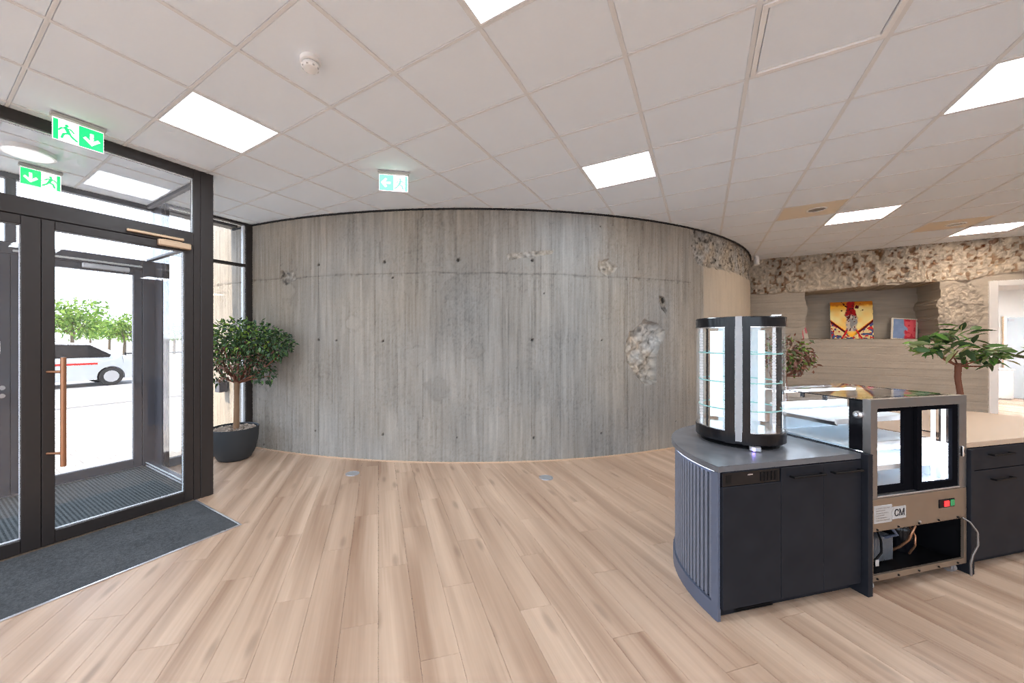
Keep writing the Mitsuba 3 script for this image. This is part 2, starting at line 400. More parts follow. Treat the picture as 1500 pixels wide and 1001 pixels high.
# spalled patches: deep, with rough grey and ochre stone
rough = meshkit.fbm(P3(7, 8, 60), 5); rough2 = meshkit.fbm(P3(22, 20, 61), 4)
agg = meshkit.noise(P3(38, 36, 62))
def spall(mask, depth, light=.0):
    global out, tone, warm
    d = mask * (depth * (.35 + 1.3 * np.clip(rough - .22, 0, 1)) + .035 * (rough2 - .5) * mask)
    out = out * (1 - mask) - d
    tone = tone * (1 - mask) + mask * (.30 + light + .34 * (rough2 - .5) + .22 * (agg - .5) - .16 * sstep(.62, .8, meshkit.noise(P3(15, 19, 63))))
    warm = warm * (1 - mask) + mask * np.clip(.35 + 1.6 * (meshkit.noise(P3(6, 6, 64)) - .35), 0, 1)
import shapely
def poly_mask(pts, feather, seed, jag=.05):
    q = np.array([on_tower(*p) for p in pts]); pg = Polygon(q)
    box_ = (s > q[:, 0].min() - .15) & (s < q[:, 0].max() + .15) & (z > q[:, 1].min() - .15) & (z < q[:, 1].max() + .15)
    m = np.zeros_like(s); jx = (meshkit.fbm(P3(11, 11, seed), 3) - .5) * jag
    pt = shapely.points(s[box_], z[box_])
    sd = np.where(shapely.contains(pg, pt), 1, -1) * shapely.distance(pg.exterior, pt) + jx[box_]
    m[box_] = sstep(-feather, feather, sd); return m
spall(poly_mask([(944, 469), (960, 473), (974, 484), (972, 497), (966, 505), (961, 522), (960, 540), (961, 558), (946, 564), (938, 556), (930, 545), (920, 530), (917, 515), (920, 500), (924, 488), (936, 480)], .012, 71, .05), .10, .14)
spall(poly_mask([(966, 433), (973, 436), (979, 450), (976, 462), (969, 452)], .008, 72, .02), .03, -.12)
spall(poly_mask([(876, 382), (892, 380), (902, 392), (896, 404), (886, 405), (878, 394)], .012, 73, .05), .03, .03)
spall(poly_mask([(412, 398), (428, 398), (432, 408), (420, 416), (410, 408)], .015, 74, .08), .025, -.02)
spall(poly_mask([(742, 372), (790, 368), (812, 366), (810, 372), (775, 377), (745, 381)], .006, 75, .02), .010, .05)
# rough broken zone high on the right, pale smooth concrete under it
top_right = poly_mask([(1013, 335), (1020, 325), (1108, 330), (1106, 415), (1090, 405), (1072, 398), (1052, 394), (1030, 388), (1017, 380), (1014, 360)], .03, 76, .10)
band = poly_mask([(1030, 388), (1052, 394), (1072, 398), (1090, 405), (1106, 415), (1112, 700), (1032, 700)], .012, 77, .02)
tone = tone * (1 - band) + band * (.40 + (streak - .5) * .07 + (cloud - .5) * .06 + (fine - .5) * .03); out = out * (1 - .6 * band); warm = warm * (1 - band) + band * .95
spall(top_right, .035, .03)
pits = sstep(.60, .72, meshkit.noise(P3(24, 22, 78))) * top_right * sstep(2.35, 2.6, z) * sstep(2.9, 2.65, z)
out -= pits * .02; tone -= pits * .10
tone = np.clip(tone, .035, .62)
cool_c, warm_c = np.array([1.01, 1.0, .965]), np.array([1.12, .985, .82])
col = tone[..., None] * (cool_c * (1 - warm[..., None]) + warm_c * warm[..., None])
th = s / TR; R = TR + out
V = np.stack([TC[0] + R * np.sin(th), TC[1] - R * np.cos(th), z], -1).reshape(-1, 3)
def grid_faces(ny, nx, keep=None):
    i = np.arange(ny * nx).reshape(ny, nx); a, b, c, d = i[:-1, :-1], i[:-1, 1:], i[1:, 1:], i[1:, :-1]
    f = np.stack([np.stack([a, b, c], -1), np.stack([a, c, d], -1)], 2)
    if keep is not None: f = f[keep]
    return f.reshape(-1, 3)
thing('wall_back', 'curved board-marked raw concrete wall', None, kind='structure')
part('wall_back', 'concrete', trimesh.Trimesh(V, grid_faces(*s.shape), process=False), 'mat_concrete', smooth=True, color=col.reshape(-1, 3).clip(0, 1))
diff('mat_concrete_plain', [.34, .33, .31])
tt = np.linspace(-PI * .62, PI * .62, 120)
ring = lambda r0, r1: Polygon(np.vstack([np.c_[TC[0] + r1 * np.sin(tt), TC[1] - r1 * np.cos(tt)], np.c_[TC[0] + r0 * np.sin(tt[::-1]), TC[1] - r0 * np.cos(tt[::-1])]]))
part('wall_back', 'upper_drum', ext(ring(TR - .3, TR), 3.30, 7.0), 'mat_concrete_plain')
part('wall_back', 'core', ext(ring(TR - .35, TR - .2), -.05, 3.3), 'mat_concrete_plain')
tt = np.linspace(-.50, .95, 120)
part('', 'trim_1', ext(ring(TR + .001, TR + .014), ZC - .022, ZC - .001), 'mat_dark'); tag('trim_1', 'dark shadow gap trim between ceiling and round concrete wall', kind='structure')
mat('mat_skirting', lin(206, 178, 150), .5)
part('', 'baseboard_back', ext(ring(TR + .001, TR + .013), 0, .016), 'mat_skirting'); tag('baseboard_back', 'thin pale wooden strip along the foot of the round wall', kind='structure')

# ------------------------------------------------------------------ the straight concrete wall with the niche
B0 = 9.75
A0, A1, d2 = -.3, 5.4, .0135
aa = np.append(np.arange(A0, A1, d2), A1); zz = np.append(np.arange(-.02, 3.30, .0145), 3.30)
a, z = np.meshgrid(aa, zz)
Q3 = lambda fa, fz, o=0: np.stack([a * fa + o, z * fz, np.zeros_like(a) + o], -1)
kz = np.floor(z / .13 + (meshkit.noise(Q3(.5, .3, 2)) - .5) * .1).astype(int); hz = hrand(kz, 3)
ez = z / .13 - kz; seam = sstep(.07, .0, np.minimum(ez, 1 - ez))
str_ = meshkit.fbm(Q3(2.0, 38, 4), 3); cl = meshkit.fbm(Q3(1.2, 1.4, 6), 4); fi = meshkit.fbm(Q3(70, 70, 8), 2)
push = -(hz - .5) * .006 + seam * .003 - (fi - .5) * .003           # along +b, into the wall
tone = .36 + (hz - .5) * .03 + (str_ - .5) * .10 + (cl - .5) * .08 + (fi - .5) * .04 - seam * .03
zb = 2.50 + .10 * sstep(1.4, 3.6, a) + .05 * sstep(3.6, 4.2, a) + (meshkit.fbm(Q3(2.5, 0, 12), 3) - .5) * .12
upper = sstep(-.01, .02, z - zb)
r1 = meshkit.fbm(Q3(4.5, 5, 14), 5); r2 = meshkit.fbm(Q3(27, 22, 15), 4); vg = meshkit.fbm(Q3(9, 2.2, 16), 3)
rpatch = sstep(-.03, .04, .34 - np.hypot((a - 3.72) * 1.0, (z - 2.10) * .8) + (meshkit.fbm(Q3(6, 6, 19), 3) - .5) * .2)
ro = np.clip(upper + rpatch * .8, 0, 1)
push = push * (1 - ro) + ro * (-.05 * upper + .085 * (r1 - .42) + .06 * (r2 - .5) + .05 * (vg - .5))
dark = sstep(.66, .74, meshkit.noise(Q3(26, 20, 17))) * sstep(.4, .62, meshkit.noise(Q3(3, 3, 18)) + .25)
tone = tone * (1 - ro) + ro * (.37 + .36 * (r2 - .5) + .22 * (vg - .5) + .15 * (r1 - .5) - .16 * dark * upper)
push += ro * dark * .02
jag = (meshkit.fbm(Q3(5, 6, 21), 3) - .5)
niche = (a > 1.76 + jag * .10 - .05 * sstep(2.1, 1.6, z)) & (a < 3.50 + jag * .14) & (z > 1.586) & (z < 2.53 + .03 * (a - 1.7) + jag * .05)
push = np.where(niche, .78 + (str_ - .5) * .01, push)
tone = np.where(niche, .32 + (str_ - .5) * .07 + (cl - .5) * .05, tone)
tone = np.clip(tone, .03, .6)
wc = np.array([1.10, .985, .84]); col = tone[..., None] * wc + (ro * (r1 - .4) * .10)[..., None] * np.array([1, .75, .3]) - (ro * dark * upper)[..., None] * np.array([-.02, .03, .05])
V = np.stack([a, B0 + push, z], -1).reshape(-1, 3)
opening = (a > 4.07) & (a < 5.28) & (z < 2.52)
keep = ~(opening[:-1, :-1] & opening[1:, 1:] & opening[:-1, 1:] & opening[1:, :-1])
me = trimesh.Trimesh(V, grid_faces(*a.shape, keep=keep), process=False)
thing('wall_right', 'sand-coloured raw concrete wall with a deep niche and a broken rough band along its top', None, kind='structure')
part('wall_right', 'concrete', me, 'mat_concrete', G, smooth=35 if False else False, color=col.reshape(-1, 3).clip(0, 1))
part('wall_right', 'core', [bx(-.6, 1.60, B0 + .15, B0 + .9, -.02, 3.3), bx(3.62, 4.10, B0 + .12, B0 + .9, -.02, 3.3), bx(1.6, 3.62, B0 + .86, B0 + .95, -.02, 3.3)], 'mat_concrete_plain', G)
part('wall_right', 'lintel', [bx(4.10, 5.30, B0 + .16, B0 + .9, 2.56, 3.3), bx(5.30, 9.3, B0 + .16, B0 + .9, -.02, 3.3)], 'mat_concrete_plain', G)
# doorway frame and the white room behind it
thing('door_2', 'open doorway with a white frame', None, kind='structure')
for (x0, x1, z0, z1) in ((4.035, 4.13, 0, 2.55), (5.22, 5.32, 0, 2.55), (4.13, 5.22, 2.46, 2.55)):
    part('door_2', 'casing', bx(x0, x1, B0 - .03, B0 + .92, z0, z1, .006), 'mat_white', G)
thing('corridor', 'white corridor behind the doorway', None, kind='structure')
part('corridor', 'wall', bx(3.4, 10.5, 15.9, 16.1, -.02, 3.0), 'mat_wall_white', G)
part('corridor', 'wall', bx(10.4, 10.6, 10.6, 16, -.02, 3.0), 'mat_wall_white', G)
part('corridor', 'wall', bx(3.2, 3.4, 10.75, 16, -.02, 3.0), 'mat_wall_white', G)
part('corridor', 'soffit', bx(3.2, 10.6, 10.65, 16.1, 2.9, 3.0), 'mat_wall_white', G)
one('corridor_light', sheet([[6, 12.5, 2.89], [6, 13.9, 2.89], [7.4, 13.9, 2.89], [7.4, 12.5, 2.89]]), 'mat_white', G, 'light panel on the ceiling of the white room behind the doorway', 'ceiling light', emit=(24, 24.5, 25))
t = thing('flush_door', 'pale grey-blue flush door at the far end of the white room', 'door')
mat('mat_pale_door', lin(206, 216, 224), .5)
part(t, 'leaf', bx(6.86, 7.85, 15.84, 15.895, 0.01, 2.15, .004), 'mat_pale_door', G)
part(t, 'casing', bx(6.80, 6.86, 15.82, 15.9, 0, 2.20, .004), 'mat_white', G)
part(t, 'hinge_plate', bx(6.88, 6.98, 15.825, 15.84, 2.05, 2.12), 'mat_silver', G)
part(t, 'edge_strip', bx(6.785, 6.80, 15.80, 15.84, .75, 2.18), 'mat_red_strip' if 'mat_red_strip' in scene else 'mat_skirting', G, label='reddish edge strip')
t = thing('low_cabinet', 'white low cabinet beside the pale door in the white room', 'cabinet')
part(t, 'body', bx(6.15, 6.74, 15.3, 15.82, .04, .78, .006), 'mat_white', G); part(t, 'top', bx(6.13, 6.76, 15.28, 15.84, .78, .81, .004), 'mat_white', G); part(t, 'plinth', bx(6.17, 6.72, 15.33, 15.8, 0, .04), 'mat_grey_plate', G)

# ------------------------------------------------------------------ the unseen sides of the room and the roof
for k, m in (('wall_far_right', bx(9.2, 9.4, -4.2, 9.75, -.02, 3.3)),):
    part('', k, m, 'mat_wall_white', G); tag(k, 'plain white wall outside the view', kind='structure')
part('', 'roof', [bx(-5.94, 10.8, -4.4, 16.4, 3.42, 3.75)], 'mat_concrete_plain', G); tag('roof', 'flat roof slab', kind='structure')
part('', 'fascia', [bx(-6.1, -5.94, -4.4, 3.0, 3.26, 3.75)], 'mat_frame', G); tag('fascia', 'dark edge of the flat roof', kind='structure')

# ------------------------------------------------------------------ glazing: helpers in G (x = a, y = b)
def pane(parent, a, b0, b1, z0, z1, name='pane'):
    return part(parent, name, sheet([[a, b0, z0], [a, b1, z0], [a, b1, z1], [a, b0, z1]]), 'mat_pane', G)
def bar(parent, name, a0, a1, b0, b1, z0, z1, m='mat_frame', label=None):
    return part(parent, name, bx(a0, a1, b0, b1, z0, z1, .004), m, G, label=label)
def leaf(parent, a0, a1, b0, b1, z0, z1, sl, sr, rb, rt, m):
    """one glazed door leaf: stiles, rails, glass, bright beads"""
    k = num(parent + '__leaf')
    ring_ = [bx(a0, a1, b0, b0 + sl, z0, z1, .004), bx(a0, a1, b1 - sr, b1, z0, z1, .004)]
    part(k, 'stile', ring_[0], m, G); part(k, 'stile', ring_[1], m, G)
    part(k, 'rail', bx(a0, a1, b0 + sl, b1 - sr, z0, z0 + rb, .004), m, G); part(k, 'rail', bx(a0, a1, b0 + sl, b1 - sr, z1 - rt, z1, .004), m, G)
    am = (a0 + a1) / 2
    pane(k, am, b0 + sl, b1 - sr, z0 + rb, z1 - rt)
    part(k, 'bead', bx(am - .004, am + .012, b0 + sl, b1 - sr, z0 + rb, z0 + rb + .007), 'mat_bead', G)
    part(k, 'bead', bx(am - .004, am + .012, b1 - sr - .005, b1 - sr, z0 + rb + .007, z1 - rt), 'mat_bead', G)
    return k
# inner double door
AI = -4.22
thing('door_1', 'black framed glass double door of the entrance lobby', None, kind='structure')
bar('door_1', 'post', AI - .10, AI + .005, 1.615, 1.725, 0, ZC); bar('door_1', 'jamb', AI - .08, AI, 1.556, 1.615, 0, ZC)
bar('door_1', 'post', AI - .10, AI + .005, -.56, -.45, 0, ZC); bar('door_1', 'jamb', AI - .08, AI, -.45, -.40, 0, ZC)
bar('door_1', 'head', AI - .08, AI, -.40, 1.556, 3.168, ZC); bar('door_1', 'transom', AI - .08, AI, -.40, 1.556, 2.50, 2.63)
part('door_1', 'bead', bx(AI - .045, AI - .03, -.40, 1.556, 3.160, 3.168), 'mat_bead', G); part('door_1', 'bead', bx(AI - .045, AI - .03, 1.550, 1.556, 2.63, 3.160), 'mat_bead', G)
pane('door_1', AI - .04, -.40, 1.55, 2.63, 3.16, 'transom_pane')
lr = leaf('door_1', AI - .07, AI + .002, .583, 1.554, .012, 2.495, .068, .075, .098, .068, 'mat_frame')
ll = leaf('door_1', AI - .07, AI + .002, -.398, .581, .012, 2.495, .075, .098, .098, .068, 'mat_frame')
h = num('door_1__pull_handle')
part(h, 'bar', cyl([AI + .085, .680, .612], [AI + .085, .680, 1.445], .0165, 24), 'mat_copper', G, smooth=40, label='copper-toned tubular pull bar')
for zz_ in (.712, 1.335):
    part(h, 'standoff', cyl([AI - .002, .612, zz_], [AI + .085, .680, zz_], .010, 16), 'mat_copper', G, smooth=40)
h = num('door_1__closer')
part(h, 'body', bx(AI + .002, AI + .052, 1.27, 1.52, 2.445, 2.50, .006), 'mat_closer', G, label='beige metal closer body')
part(h, 'slide_rail', bx(AI + .0, AI + .028, 1.06, 1.47, 2.522, 2.545, .004), 'mat_closer', G)
part(h, 'arm', bx(AI + .020, AI + .034, 1.30, 1.45, 2.498, 2.508, .002), 'mat_closer', G)
part('door_1', 'threshold', bx(AI - .07, AI + .005, -.40, 1.556, 0, .010), 'mat_steel_warm', G)
# facade, from the lobby's outer door to the tower
AO = -5.87
thing('door_3', 'grey framed outer glass double door of the lobby', None, kind='structure')
mo = 'mat_frame_outer'
bar('door_3', 'post', AO - .09, AO, 1.63, 1.765, 0, 2.56, mo); bar('door_3', 'mullion', AO - .07, AO, 1.725, 1.755, 2.56, 3.26, mo); bar('door_3', 'post', AO - .09, AO, -.60, -.45, 0, 3.30, mo)
bar('door_3', 'transom', AO - .08, AO - .002, -.45, 1.63, 2.44, 2.56, mo); bar('door_3', 'head', AO - .08, AO - .002, -.45, 1.725, 3.20, 3.26, mo)
bar('door_3', 'mullion', AO - .08, AO - .002, .575, .645, 2.56, 3.20, mo)
pane('door_3', AO - .04, -.45, .575, 2.56, 3.20, 'transom_pane'); pane('door_3', AO - .04, .645, 1.725, 2.56, 3.20, 'transom_pane')
lo = leaf('door_3', AO - .075, AO - .004, .61, 1.625, .012, 2.44, .085, .080, .10, .07, mo)
lo2 = leaf('door_3', AO - .075, AO - .004, -.445, .608, .012, 2.44, .085, .13, .10, .07, mo)
part(lo2, 'lock', [cyl([AO - .004, .555, 1.10], [AO + .004, .555, 1.10], .022, 18), cyl([AO - .004, .555, 1.02], [AO + .004, .555, 1.02], .022, 18)], 'mat_silver', G, label='two round silver lock rosettes', smooth=40)
bp = lathe([[0, 0], [.03, 0], [.032, .05], [.03, .12], [.012, .15], [.012, .19], [0, .19]], 20)
bp.apply_scale([.15, 1, 1])
part(lo2, 'sticker', shift(bp, [AO - .001, .515, 1.44]), 'mat_white', G, label='white bottle-shaped sticker')
part('door_3', 'closer', bx(AO - .004, AO + .05, 1.10, 1.50, 2.385, 2.44, .006), 'mat_silver', G)
part('door_3', 'slide_rail', bx(AO - .002, AO + .024, .62, 1.62, 2.462, 2.485, .003), 'mat_bead', G)
part('door_3', 'threshold', bx(AO - .08, AO + .01, -.45, 1.63, 0, .012), 'mat_silver', G)
# window between the lobby and the tower
thing('window_1', 'tall window beside the potted ficus', None, kind='structure')
AW = -5.57
bar('window_1', 'frame', AW - .075, AW, 1.765, 1.80, 0, 3.27); bar('window_1', 'frame', AW - .085, AW, 2.695, 2.815, 0, 3.27)
bar('window_1', 'return', AO, AW - .075, 1.745, 1.775, 0, 3.27, mo)
bar('window_1', 'frame', AW - .075, AW, 1.80, 2.695, 0, .10, mo); bar('window_1', 'frame', AW - .075, AW, 1.80, 2.695, 3.225, 3.27)
bar('window_1', 'transom', AW - .07, AW - .005, 1.80, 2.695, 2.625, 2.665); bar('window_1', 'mullion', AW - .085, AW - .02, 2.665, 2.695, .10, 3.225, 'mat_bead')
pane('window_1', AW - .04, 1.80, 2.665, .10, 2.625); pane('window_1', AW - .04, 1.80, 2.665, 2.665, 3.225)
# glazed side of the lobby
thing('window_2', 'glazed side wall of the entrance lobby', None, kind='structure')
def sbar(name, a0, a1, z0, z1, m='mat_frame'):
    return part('window_2', name, bx(a0, a1, 1.665, 1.715, z0, z1, .003), m, G)
sbar('rail', AO, AI - .10, 0, .05, mo); sbar('rail', AO, AI - .10, 3.215, ZC, mo); sbar('transom', AO, AI - .10, 2.555, 2.58, mo)
part('window_2', 'bead', bx(AO, AI - .10, 1.655, 1.665, 0.0, .014), 'mat_bead', G); part('window_2', 'bead', bx(AO, AI - .10, 1.655, 1.665, .038, .05), 'mat_bead', G)
for z0, z1 in ((.05, 2.555), (2.58, 3.215)):
    part('window_2', 'pane', sheet([[AO, 1.69, z0], [AI - .1, 1.69, z0], [AI - .1, 1.69, z1], [AO, 1.69, z1]]), 'mat_pane', G)
# the other side of the lobby and the facade beyond it (out of view)
thing('window_3', 'glazing outside the view, beyond the entrance lobby', None, kind='structure')
part('window_3', 'pane', sheet([[AO, -.5, 0], [AI - .1, -.5, 0], [AI - .1, -.5, ZC], [AO, -.5, ZC]]), 'mat_pane', G)
for q in range(3):
    b1 = -.6 - q * 1.15; b0 = b1 - 1.15
    bar('window_3', 'mullion', AO - .07, AO, b0, b0 + .07, 0, 3.27); bar('window_3', 'rail', AO - .07, AO, b0 + .07, b1, 0, .10); bar('window_3', 'rail', AO - .07, AO, b0 + .07, b1, 3.2, 3.27)
    pane('window_3', AO - .04, b0 + .07, b1, .10, 3.2)
thing('window_4', 'window wall behind the camera, outside the view', None, kind='structure')
for q in range(12):
    a0 = AO + q * 1.25; part('window_4', 'mullion', bx(a0, a0 + .07, -4.17, -4.10, 0, 3.27), 'mat_frame', G)
    part('window_4', 'pane', sheet([[a0 + .07, -4.13, .1], [a0 + 1.25, -4.13, .1], [a0 + 1.25, -4.13, 3.2], [a0 + .07, -4.13, 3.2]]), 'mat_pane', G)
part('window_4', 'rail', bx(AO, 9.2, -4.17, -4.10, 0, .10), 'mat_frame', G); part('window_4', 'rail', bx(AO, 9.2, -4.17, -4.10, 3.2, 3.27), 'mat_frame', G)
# round ceiling lamp in the lobby
t = thing('lobby_downlight', 'round flat white ceiling lamp inside the glass entrance lobby', 'ceiling light')
part(t, 'housing', shift(lathe([[0, 0], [.17, 0], [.17, .035], [0, .035]], 40), [-5.05, .62, ZC - .036]), 'mat_white', G, smooth=40)
part(t, 'diffuser', shift(lathe([[0, 0], [.15, 0], [.15, .004], [0, .004]], 40), [-5.05, .62, ZC - .041]), 'mat_white', G, smooth=40, emit=(.35, .36, .38), weight=.1)

# ------------------------------------------------------------------ mats
t = thing('entrance_mat', 'charcoal entrance mat lying in front of the glass double door', 'mat')
part(t, 'pile', bx(-4.205, -3.335, -.55, 1.555, 0, .006, .002), 'mat_carpet', G)
for q in (bx(-3.335, -3.318, -.55, 1.572, 0, .008, .002), bx(-4.205, -3.335, 1.555, 1.572, 0, .008, .002)):
    part(t, 'edge_strip', q, 'mat_silver', G)
one('lobby_mat', bx(AO + .015, AI - .075, -.48, 1.652, 0, .008, .002), 'mat_ribbed', G, 'dark ribbed mat covering the lobby floor behind the glass doors', 'mat')

# ------------------------------------------------------------------ counter: cabinets, worktops, side panels (C: x along the front, y away)
WT = .875
RC = .87
def quarter(r, x1, y0=0.0):
    t = np.linspace(PI, PI / 2, 40)
    p = np.c_[RC + r * np.cos(t), r * np.sin(t)]
    xe = max(x1, RC + .01)
    return Polygon(np.vstack([[[RC - r, min(y0, 0) - .001]], p, [[xe, r]], [[xe, min(y0, 0) - .001]]])).intersection(sbox(-1, y0, x1, 2))
def slab(poly, z0, z1, c=.003):
    return cat(ext(poly, z0 + c, z1 - c), ext(poly.buffer(-c), z0, z1))
one('curved_worktop', slab(quarter(.872, 1.0755, -.012), WT - .035, WT), 'mat_worktop', C, 'dark grey worktop with a rounded end carrying the round glass display', 'worktop')
t = thing('curved_counter_end', 'rounded dark counter end clad with vertical slats', 'counter')
part(t, 'body', ext(quarter(.815, 1.074, .545).difference(sbox(0.02, -1, 1.08, .5455)), .012, WT - .036), 'mat_laminate', C)
part(t, 'core', ext(quarter(.815, .9, .0).difference(quarter(.80, 1.2, -.1)).intersection(sbox(-1, .05, .9, .56)), .012, WT - .036), 'mat_flat_black', C)
part(t, 'plinth', ext(quarter(.862, 1.0).difference(quarter(.842, 1.0, -.1)).intersection(sbox(-1, .0, 1.0, 2)), 0, .088), 'mat_edge', C)
part(t, 'top_rail', ext(quarter(.850, 1.0).difference(quarter(.816, 1.0, -.1)).intersection(sbox(-1, .0, 1.0, 2)), WT - .060, WT - .036), 'mat_edge', C)
part(t, 'end_stile', bx(.004, .0235, -.002, .042, 0, WT - .036, .002), 'mat_edge', C)
slat = bx(-.0095, .0095, -.033, 0, .088, WT - .060, .003)
slat_ply = mikit.ply(slat, 'mat_slat')
for q in range(37):
    th = math.radians(4.3 + q * 2.35)
    # outward normal (-cos, sin) at the arc point RC - r cos, r sin
    m = np.eye(4); n = np.array([-math.cos(th), math.sin(th)]); tx = np.array([-n[1], n[0]])
    m[:2, 0] = -tx; m[:2, 1] = n; m[:2, 3] = [RC - .850 * math.cos(th), .850 * math.sin(th)]
    if np.linalg.det(m) < 0: m[:2, 0] = tx
    share(t, 'slat', slat_ply, C @ m)
part(t, 'light_strip', ext(quarter(.866, .9).difference(quarter(.856, .9, -.1)).intersection(sbox(-1, .02, .9, 2)), WT - .0385, WT - .0358), 'mat_white', C, emit=(3.2, 4.0, 5.5), weight=.3, label='light strip under the worktop rim')

def bow_handle(parent, x0, x1, z, y=-.018, fr=C):
    k = num(parent + '__handle')
    zc = z
    scene[k] = mikit.ply(moved(cat(bx(x0, x1, y - .030, y - .018, zc - .006, zc + .006, .002), bx(x0, x0 + .012, y - .02, y + .001, zc - .005, zc + .005), bx(x1 - .012, x1, y - .02, y + .001, zc - .005, zc + .005)), fr), 'mat_black')
    return k
t = thing('undercounter_appliance', 'dark built-in undercounter appliance with a black control strip, next to the slatted counter end', 'appliance')
part(t, 'body', ext(quarter(.798, 1.0, .0).intersection(sbox(.075, 0, .436, .54)), .07, WT - .036), 'mat_black', C)
part(t, 'side_filler', bx(.0245, .075, 0, .045, .07, WT - .036), 'mat_black', C)
part(t, 'front', bx(.0245, .4355, -.018, 0, .07, .757, .002), 'mat_laminate', C)
part(t, 'top_edge', bx(.0245, .4355, -.018, 0, .836, .839, .001), 'mat_laminate', C)
k = part(t, 'control_strip', bx(.0265, .4315, -.013, 0, .758, .835, .002), 'mat_gloss', C, label='black recessed control strip')
for q in range(5):
    part(k, 'louver', bx(.29 + q * .026, .309 + q * .026, -.0155, -.012, .770, .822), 'mat_black', C)
part(k, 'display', bx(.05, .085, -.0145, -.012, .775, .822), 'mat_black', C); part(k, 'badge', bx(.20, .235, -.0145, -.012, .812, .818), 'mat_silver', C)
part(t, 'plinth', bx(.0245, .16, .035, .05, 0, .068), 'mat_laminate', C)
g = part(t, 'plinth_grille', bx(.16, .436, .032, .05, .004, .066), 'mat_dark', C)
for q in range(5):
    part(g, 'louver', bx(.165, .432, .027, .033, .010 + q * .011, .015 + q * .011), 'mat_black', C)
t = thing('base_cabinet', 'dark two-door base cabinet under the curved worktop, left of the glass display case', 'cabinet')
part(t, 'body', bx(.437, 1.072, .0, .54, .07, WT - .036), 'mat_black', C)
for x0, x1, hx in ((.4385, .7615, (.497, .742)), (.7635, 1.07, (.815, 1.045))):
    d = part(t, 'door', bx(x0, x1, -.018, 0, .072, .836, .002), 'mat_laminate', C)
    bow_handle(d, hx[0], hx[1], .782)
part(t, 'plinth', bx(.437, 1.072, .045, .06, 0, .068), 'mat_laminate', C)
for x0, x1, L in ((1.076, 1.116, 'tall dark side panel left of the stainless display case'), (2.02, 2.052, 'narrow dark side panel right of the stainless display case')):
    t = thing('side_panel', L, 'panel')
    scene[t] = mikit.ply(moved(bx(x0, x1, -.048, .62, 0, WT - .0 if x0 < 2 else WT - .036, .002), C), 'mat_laminate')
# right run
pw = sbox(2.02, -.012, 3.0, .9).union(LineString([(2.6, .444), (3.40, .444)]).buffer(.456))
one('straight_worktop', slab(pw, WT - .035, WT), 'mat_worktop_beige', C, 'beige worktop right of the stainless display case', 'worktop')
for n, (x0, x1, L) in enumerate(((2.054, 2.660, 'dark drawer cabinet with one drawer over a door, beside the display case'), (2.664, 3.27, 'dark drawer cabinet cut by the right edge of the picture'))):
    t = thing('drawer_cabinet', L, 'cabinet')
    part(t, 'body', bx(x0, x1, .0, .80, .07, WT - .036), 'mat_black', C)
    w0 = x0 + .012 if n == 0 else x0
    d = part(t, 'drawer', bx(w0, x1 - .002, -.018, 0, .684, .835, .002), 'mat_laminate', C); bow_handle(d, x0 + .21, x0 + .44, .785)
    d = part(t, 'door', bx(w0, x1 - .002, -.018, 0, .072, .679, .002), 'mat_laminate', C); bow_handle(d, x0 + .235, x0 + .45, .612)
    part(t, 'plinth', bx(x0, x1, .045, .06, 0, .07), 'mat_laminate', C)
    if n == 0: part(t, 'filler', bx(x0, x0 + .010, -.016, 0, .0, .838), 'mat_laminate', C)
# plug and cable lying on the beige worktop
t = thing('power_plug', 'small black power plug with a thin cable loop on the beige worktop', 'plug')
part(t, 'body', bx(2.075, 2.125, .13, .165, WT, WT + .03, .008), 'mat_black', C)
part(t, 'cable', tube([(2.125, .147, WT + .012), (2.17, .16, WT + .004), (2.22, .21, WT + .004), (2.24, .29, WT + .004), (2.18, .33, WT + .004), (2.10, .31, WT + .004), (2.07, .27, WT + .004)], .004, 8), 'mat_black', C, smooth=50)

# ------------------------------------------------------------------ stainless refrigerated display case
t = thing('refrigerated_display_case', 'stainless refrigerated glass display case standing on castors between the dark side panels', 'display case')
VX0, VX1, VY0, VY1, VT = 1.128, 2.012, -.03, .66, 1.207
ops = sbox(1.184, .602, 1.940, 1.150)                       # x, z of the door opening
fr_ = ext(sbox(VX0, .588, VX1, VT).difference(ops), 0, .04)  # drawn in x-z, thickness along y
def xz(mesh, y):                                             # x, y -> x, z; extrusion -> +y
    m = np.array([[1, 0, 0, 0], [0, 0, 1, y], [0, 1, 0, 0], [0, 0, 0, 1.0]])
    mesh = mesh.copy(); mesh.apply_transform(m); mesh.fix_normals(); return mesh
part(t, 'door_surround', xz(fr_, VY0), 'mat_steel', C)
part(t, 'sill', bx(1.184, 1.940, VY0 - .004, VY0 + .0, .596, .603, .001), 'mat_silver', C)
part(t, 'lower_panel', bx(VX0, VX1 - .002, VY0 - .002, VY0 + .012, .386, .586, .002), 'mat_steel_warm', C)
gr = ext(sbox(VX0, .076, VX1 - .002, .386).difference(sbox(VX0 + .018, .112, VX1 - .03, .384)), 0, .014)
part(t, 'machine_frame', xz(gr, VY0 - .002), 'mat_steel_warm', C)
mc = part(t, 'machine_bay', [bx(VX0, VX0 + .01, VY0 + .012, .62, .076, .586), bx(VX1 - .012, VX1 - .002, VY0 + .012, .62, .076, .586), bx(VX0, VX1, .60, .62, .076, .586), bx(VX0, VX1 - .002, VY0 + .012, .62, .066, .076), bx(VX0, VX1 - .002, VY0 + .012, .62, .580, .592)], 'mat_black', C)
comp = trimesh.creation.capsule(height=.12, radius=.085, count=[24, 20]); comp = shift(comp, [1.80, .20, .16])
part(mc, 'compressor', comp, 'mat_gloss', C, smooth=50)
fin_ply = mikit.ply(moved(bx(-.0012, .0012, .08, .14, .10, .26), C), 'mat_silver')
for q in range(15):
    off = np.eye(4); off[:2, 3] = C[:2, 0] * (1.30 + q * .016)
    share(mc, 'fin', fin_ply, off)
